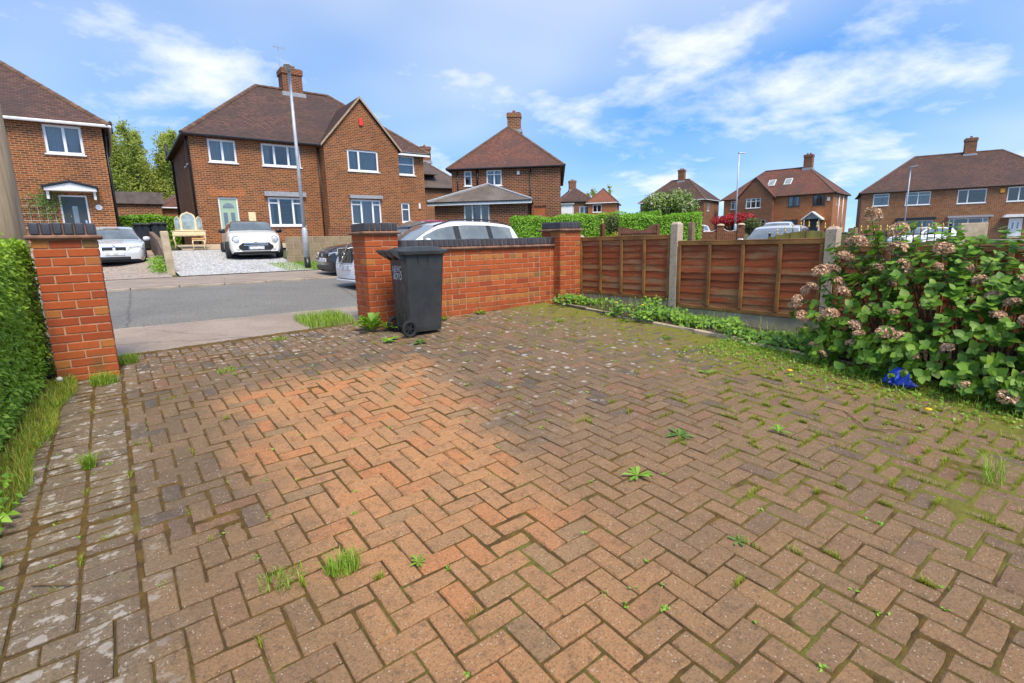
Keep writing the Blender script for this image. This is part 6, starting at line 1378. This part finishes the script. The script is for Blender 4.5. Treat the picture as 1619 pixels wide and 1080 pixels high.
# ---------------------------------------------------------------- walls, gates and railings beyond the fence
def to_dir(p, q): return math.atan2(q[1] - p[1], q[0] - p[0]), math.hypot(q[0] - p[0], q[1] - p[1])
a, L = to_dir((16.55, 14.5), (17.45, 13.4)); t = thing('wooden_gate', 'dark brown wooden gate with swept top below the long hedge', 'gate', (16.55, 14.5, .65), a)
for k in range(12):
    u = L * k / 12; h = 1.20 + .14 * abs(k - 6) / 6 + (.10 if k > 8 else 0); MB().cbox((u + L / 24, 0, h / 2), (L / 12 - .008, .03, h), .003).build('plank', 'brown_wood', t)
for z in (.25, 1.12): MB().cbox((L / 2, -.03, z), (L, .03, .09), .004).build('rail', 'brown_wood', t)
for u, h in ((-.05, 1.35), (L + .05, 1.42)): MB().cbox((u, -.01, h / 2), (.10, .10, h), .006).build('gate_post', 'brown_wood', t)
def fmeshgold(): return MB().lathe([(.0, -.02), (.022, 0), (.05, .06), (.03, .11), (.012, .15), (.045, .18), (.02, .24), (.0, .30)], 8).mesh('finial', 'gold', True, uv=False)
FG = fmeshgold()
for x, y, lb in ((20.0, 19.4, 'brown gate post with gold finial right of the near bright hedge'), (20.35, 19.05, 'second brown gate post with gold finial beside the dark shrub')):
    t = thing('gate_post', lb, 'post', (x, y, 1.0)); MB().cbox((0, 0, .55), (.20, .20, 1.5), .01).build('shaft', 'brown_wood', t); link('finial', FG, t, (0, 0, 1.31))
a, L = to_dir((30.1, 19.75), (31.35, 17.7)); t = thing('brick_wall', 'dark red brick wall with rounded piers and chain before the maple', 'wall', (30.1, 19.75, .9), a); MB().box(0, 0, -.3, L, .22, .95).build('wall_body', HB2, t)
for u in (.0, L / 2, L): m = MB(); m.box(u - .20, -.06, -.3, u + .20, .28, 1.30); m.build('pier', HB2, t); MB().lathe([(.25, 1.30), (.25, 1.33), (.16, 1.40), (.02, 1.43)], 12, Matrix.Translation((u, .11, 0))).build('pier_cap', 'concrete', t, True)
for k in range(2): MB().tube([(L / 2 * k + L / 2 * f, .11, 1.28 - .34 * (1 - (2 * f - 1) ** 2)) for f in np.linspace(.08, .92, 9)], .022, 5).build('chain', 'white_paint', t, True)
M['green_fence'] = plain('green stained fence', (.17, .145, .035), .85, .25, 5, .3, pv=.35)
def swept(label, p0, p1, zb, hmid, hend, conc=True):
    a, L = to_dir(p0, p1); t = thing('swept_fence_panel', label, 'fence panel', (p0[0], p0[1], zb), a, 'green stained swept top fence panels'); n = max(6, int(L / .12))
    for k in range(n):
        f = (k + .5) / n; h = hmid + (hend - hmid) * ((2 * f - 1) ** 2); MB().cbox((L * f, .01 * (k % 2), h / 2), (L / n + .012, .018, h), .003).build('board', 'green_fence', t)
    for z in (.3, hmid * .85): MB().cbox((L / 2, .035, z), (L, .03, .07), .004).build('rail', 'green_fence', t)
swept('green swept-top fence panel behind the right hand concrete post', (9.75, 5.1), (10.35, 3.75), .35, 1.22, 1.06); swept('green swept-top fence panel behind the hydrangea flowers', (10.38, 3.65), (10.62, 2.4), .35, .98, 1.10); swept('green swept-top fence panel at the right behind the hydrangea', (10.64, 2.3), (10.8, .6), .35, .96, 1.08)
t = thing('wall_pier', 'small dark red brick pier among the green fence panels', 'brick pier', (10.32, 3.70, .35)); MB().box(-.07, -.07, -.1, .07, .07, 1.16).build('pier_body', HB2, t)
def railing(label, p0, p1, zb, n, arch, hold=1.0):
    a, L = to_dir(p0, p1); t = thing('iron_railing', label, 'railing', (p0[0], p0[1], zb), a, 'black railings with gold finials'); m = MB()
    for k in range(n + 1):
        f = k / n; h = hold + arch * math.sin(math.pi * f); MB().tube([(L * f, 0, 0), (L * f, 0, h)], .012, 5).build('bar', 'black_paint', t, uv=False); o = link('finial', FG, t, (L * f, 0, h)); o.scale = (.55, .55, .55)
    MB().tube([(L * f, 0, hold - .10 + arch * math.sin(math.pi * f)) for f in np.linspace(0, 1, 12)], .016, 5).build('top_rail', 'black_paint', t, uv=False); MB().tube([(0, 0, .15), (L, 0, .15)], .016, 5).build('bottom_rail', 'black_paint', t, uv=False)
    for u in (0, L): MB().cbox((u, 0, hold * .55), (.06, .06, hold * 1.15), .004).build('post', 'black_paint', t, uv=False)
railing('black iron gate with arched row of gold finials by the concrete post', (15.2, 7.7), (15.95, 5.9), .45, 10, .26, 1.0); railing('straight black railing with gold finials beside the flower heads', (16.0, 5.8), (16.55, 3.9), .45, 14, .0, 1.10)
for x, y, lb in ((31.4, 6.6, 'beige stone pier before the far house bay window'), (33.0, 3.6, 'beige stone pier before the far house white door')):
    t = thing('wall_pier', lb, 'stone pier', (x, y, .3), R(-58)); MB().cbox((0, 0, .7), (1.0, .4, 1.7), .02).build('pier_body', M['concrete'], t)
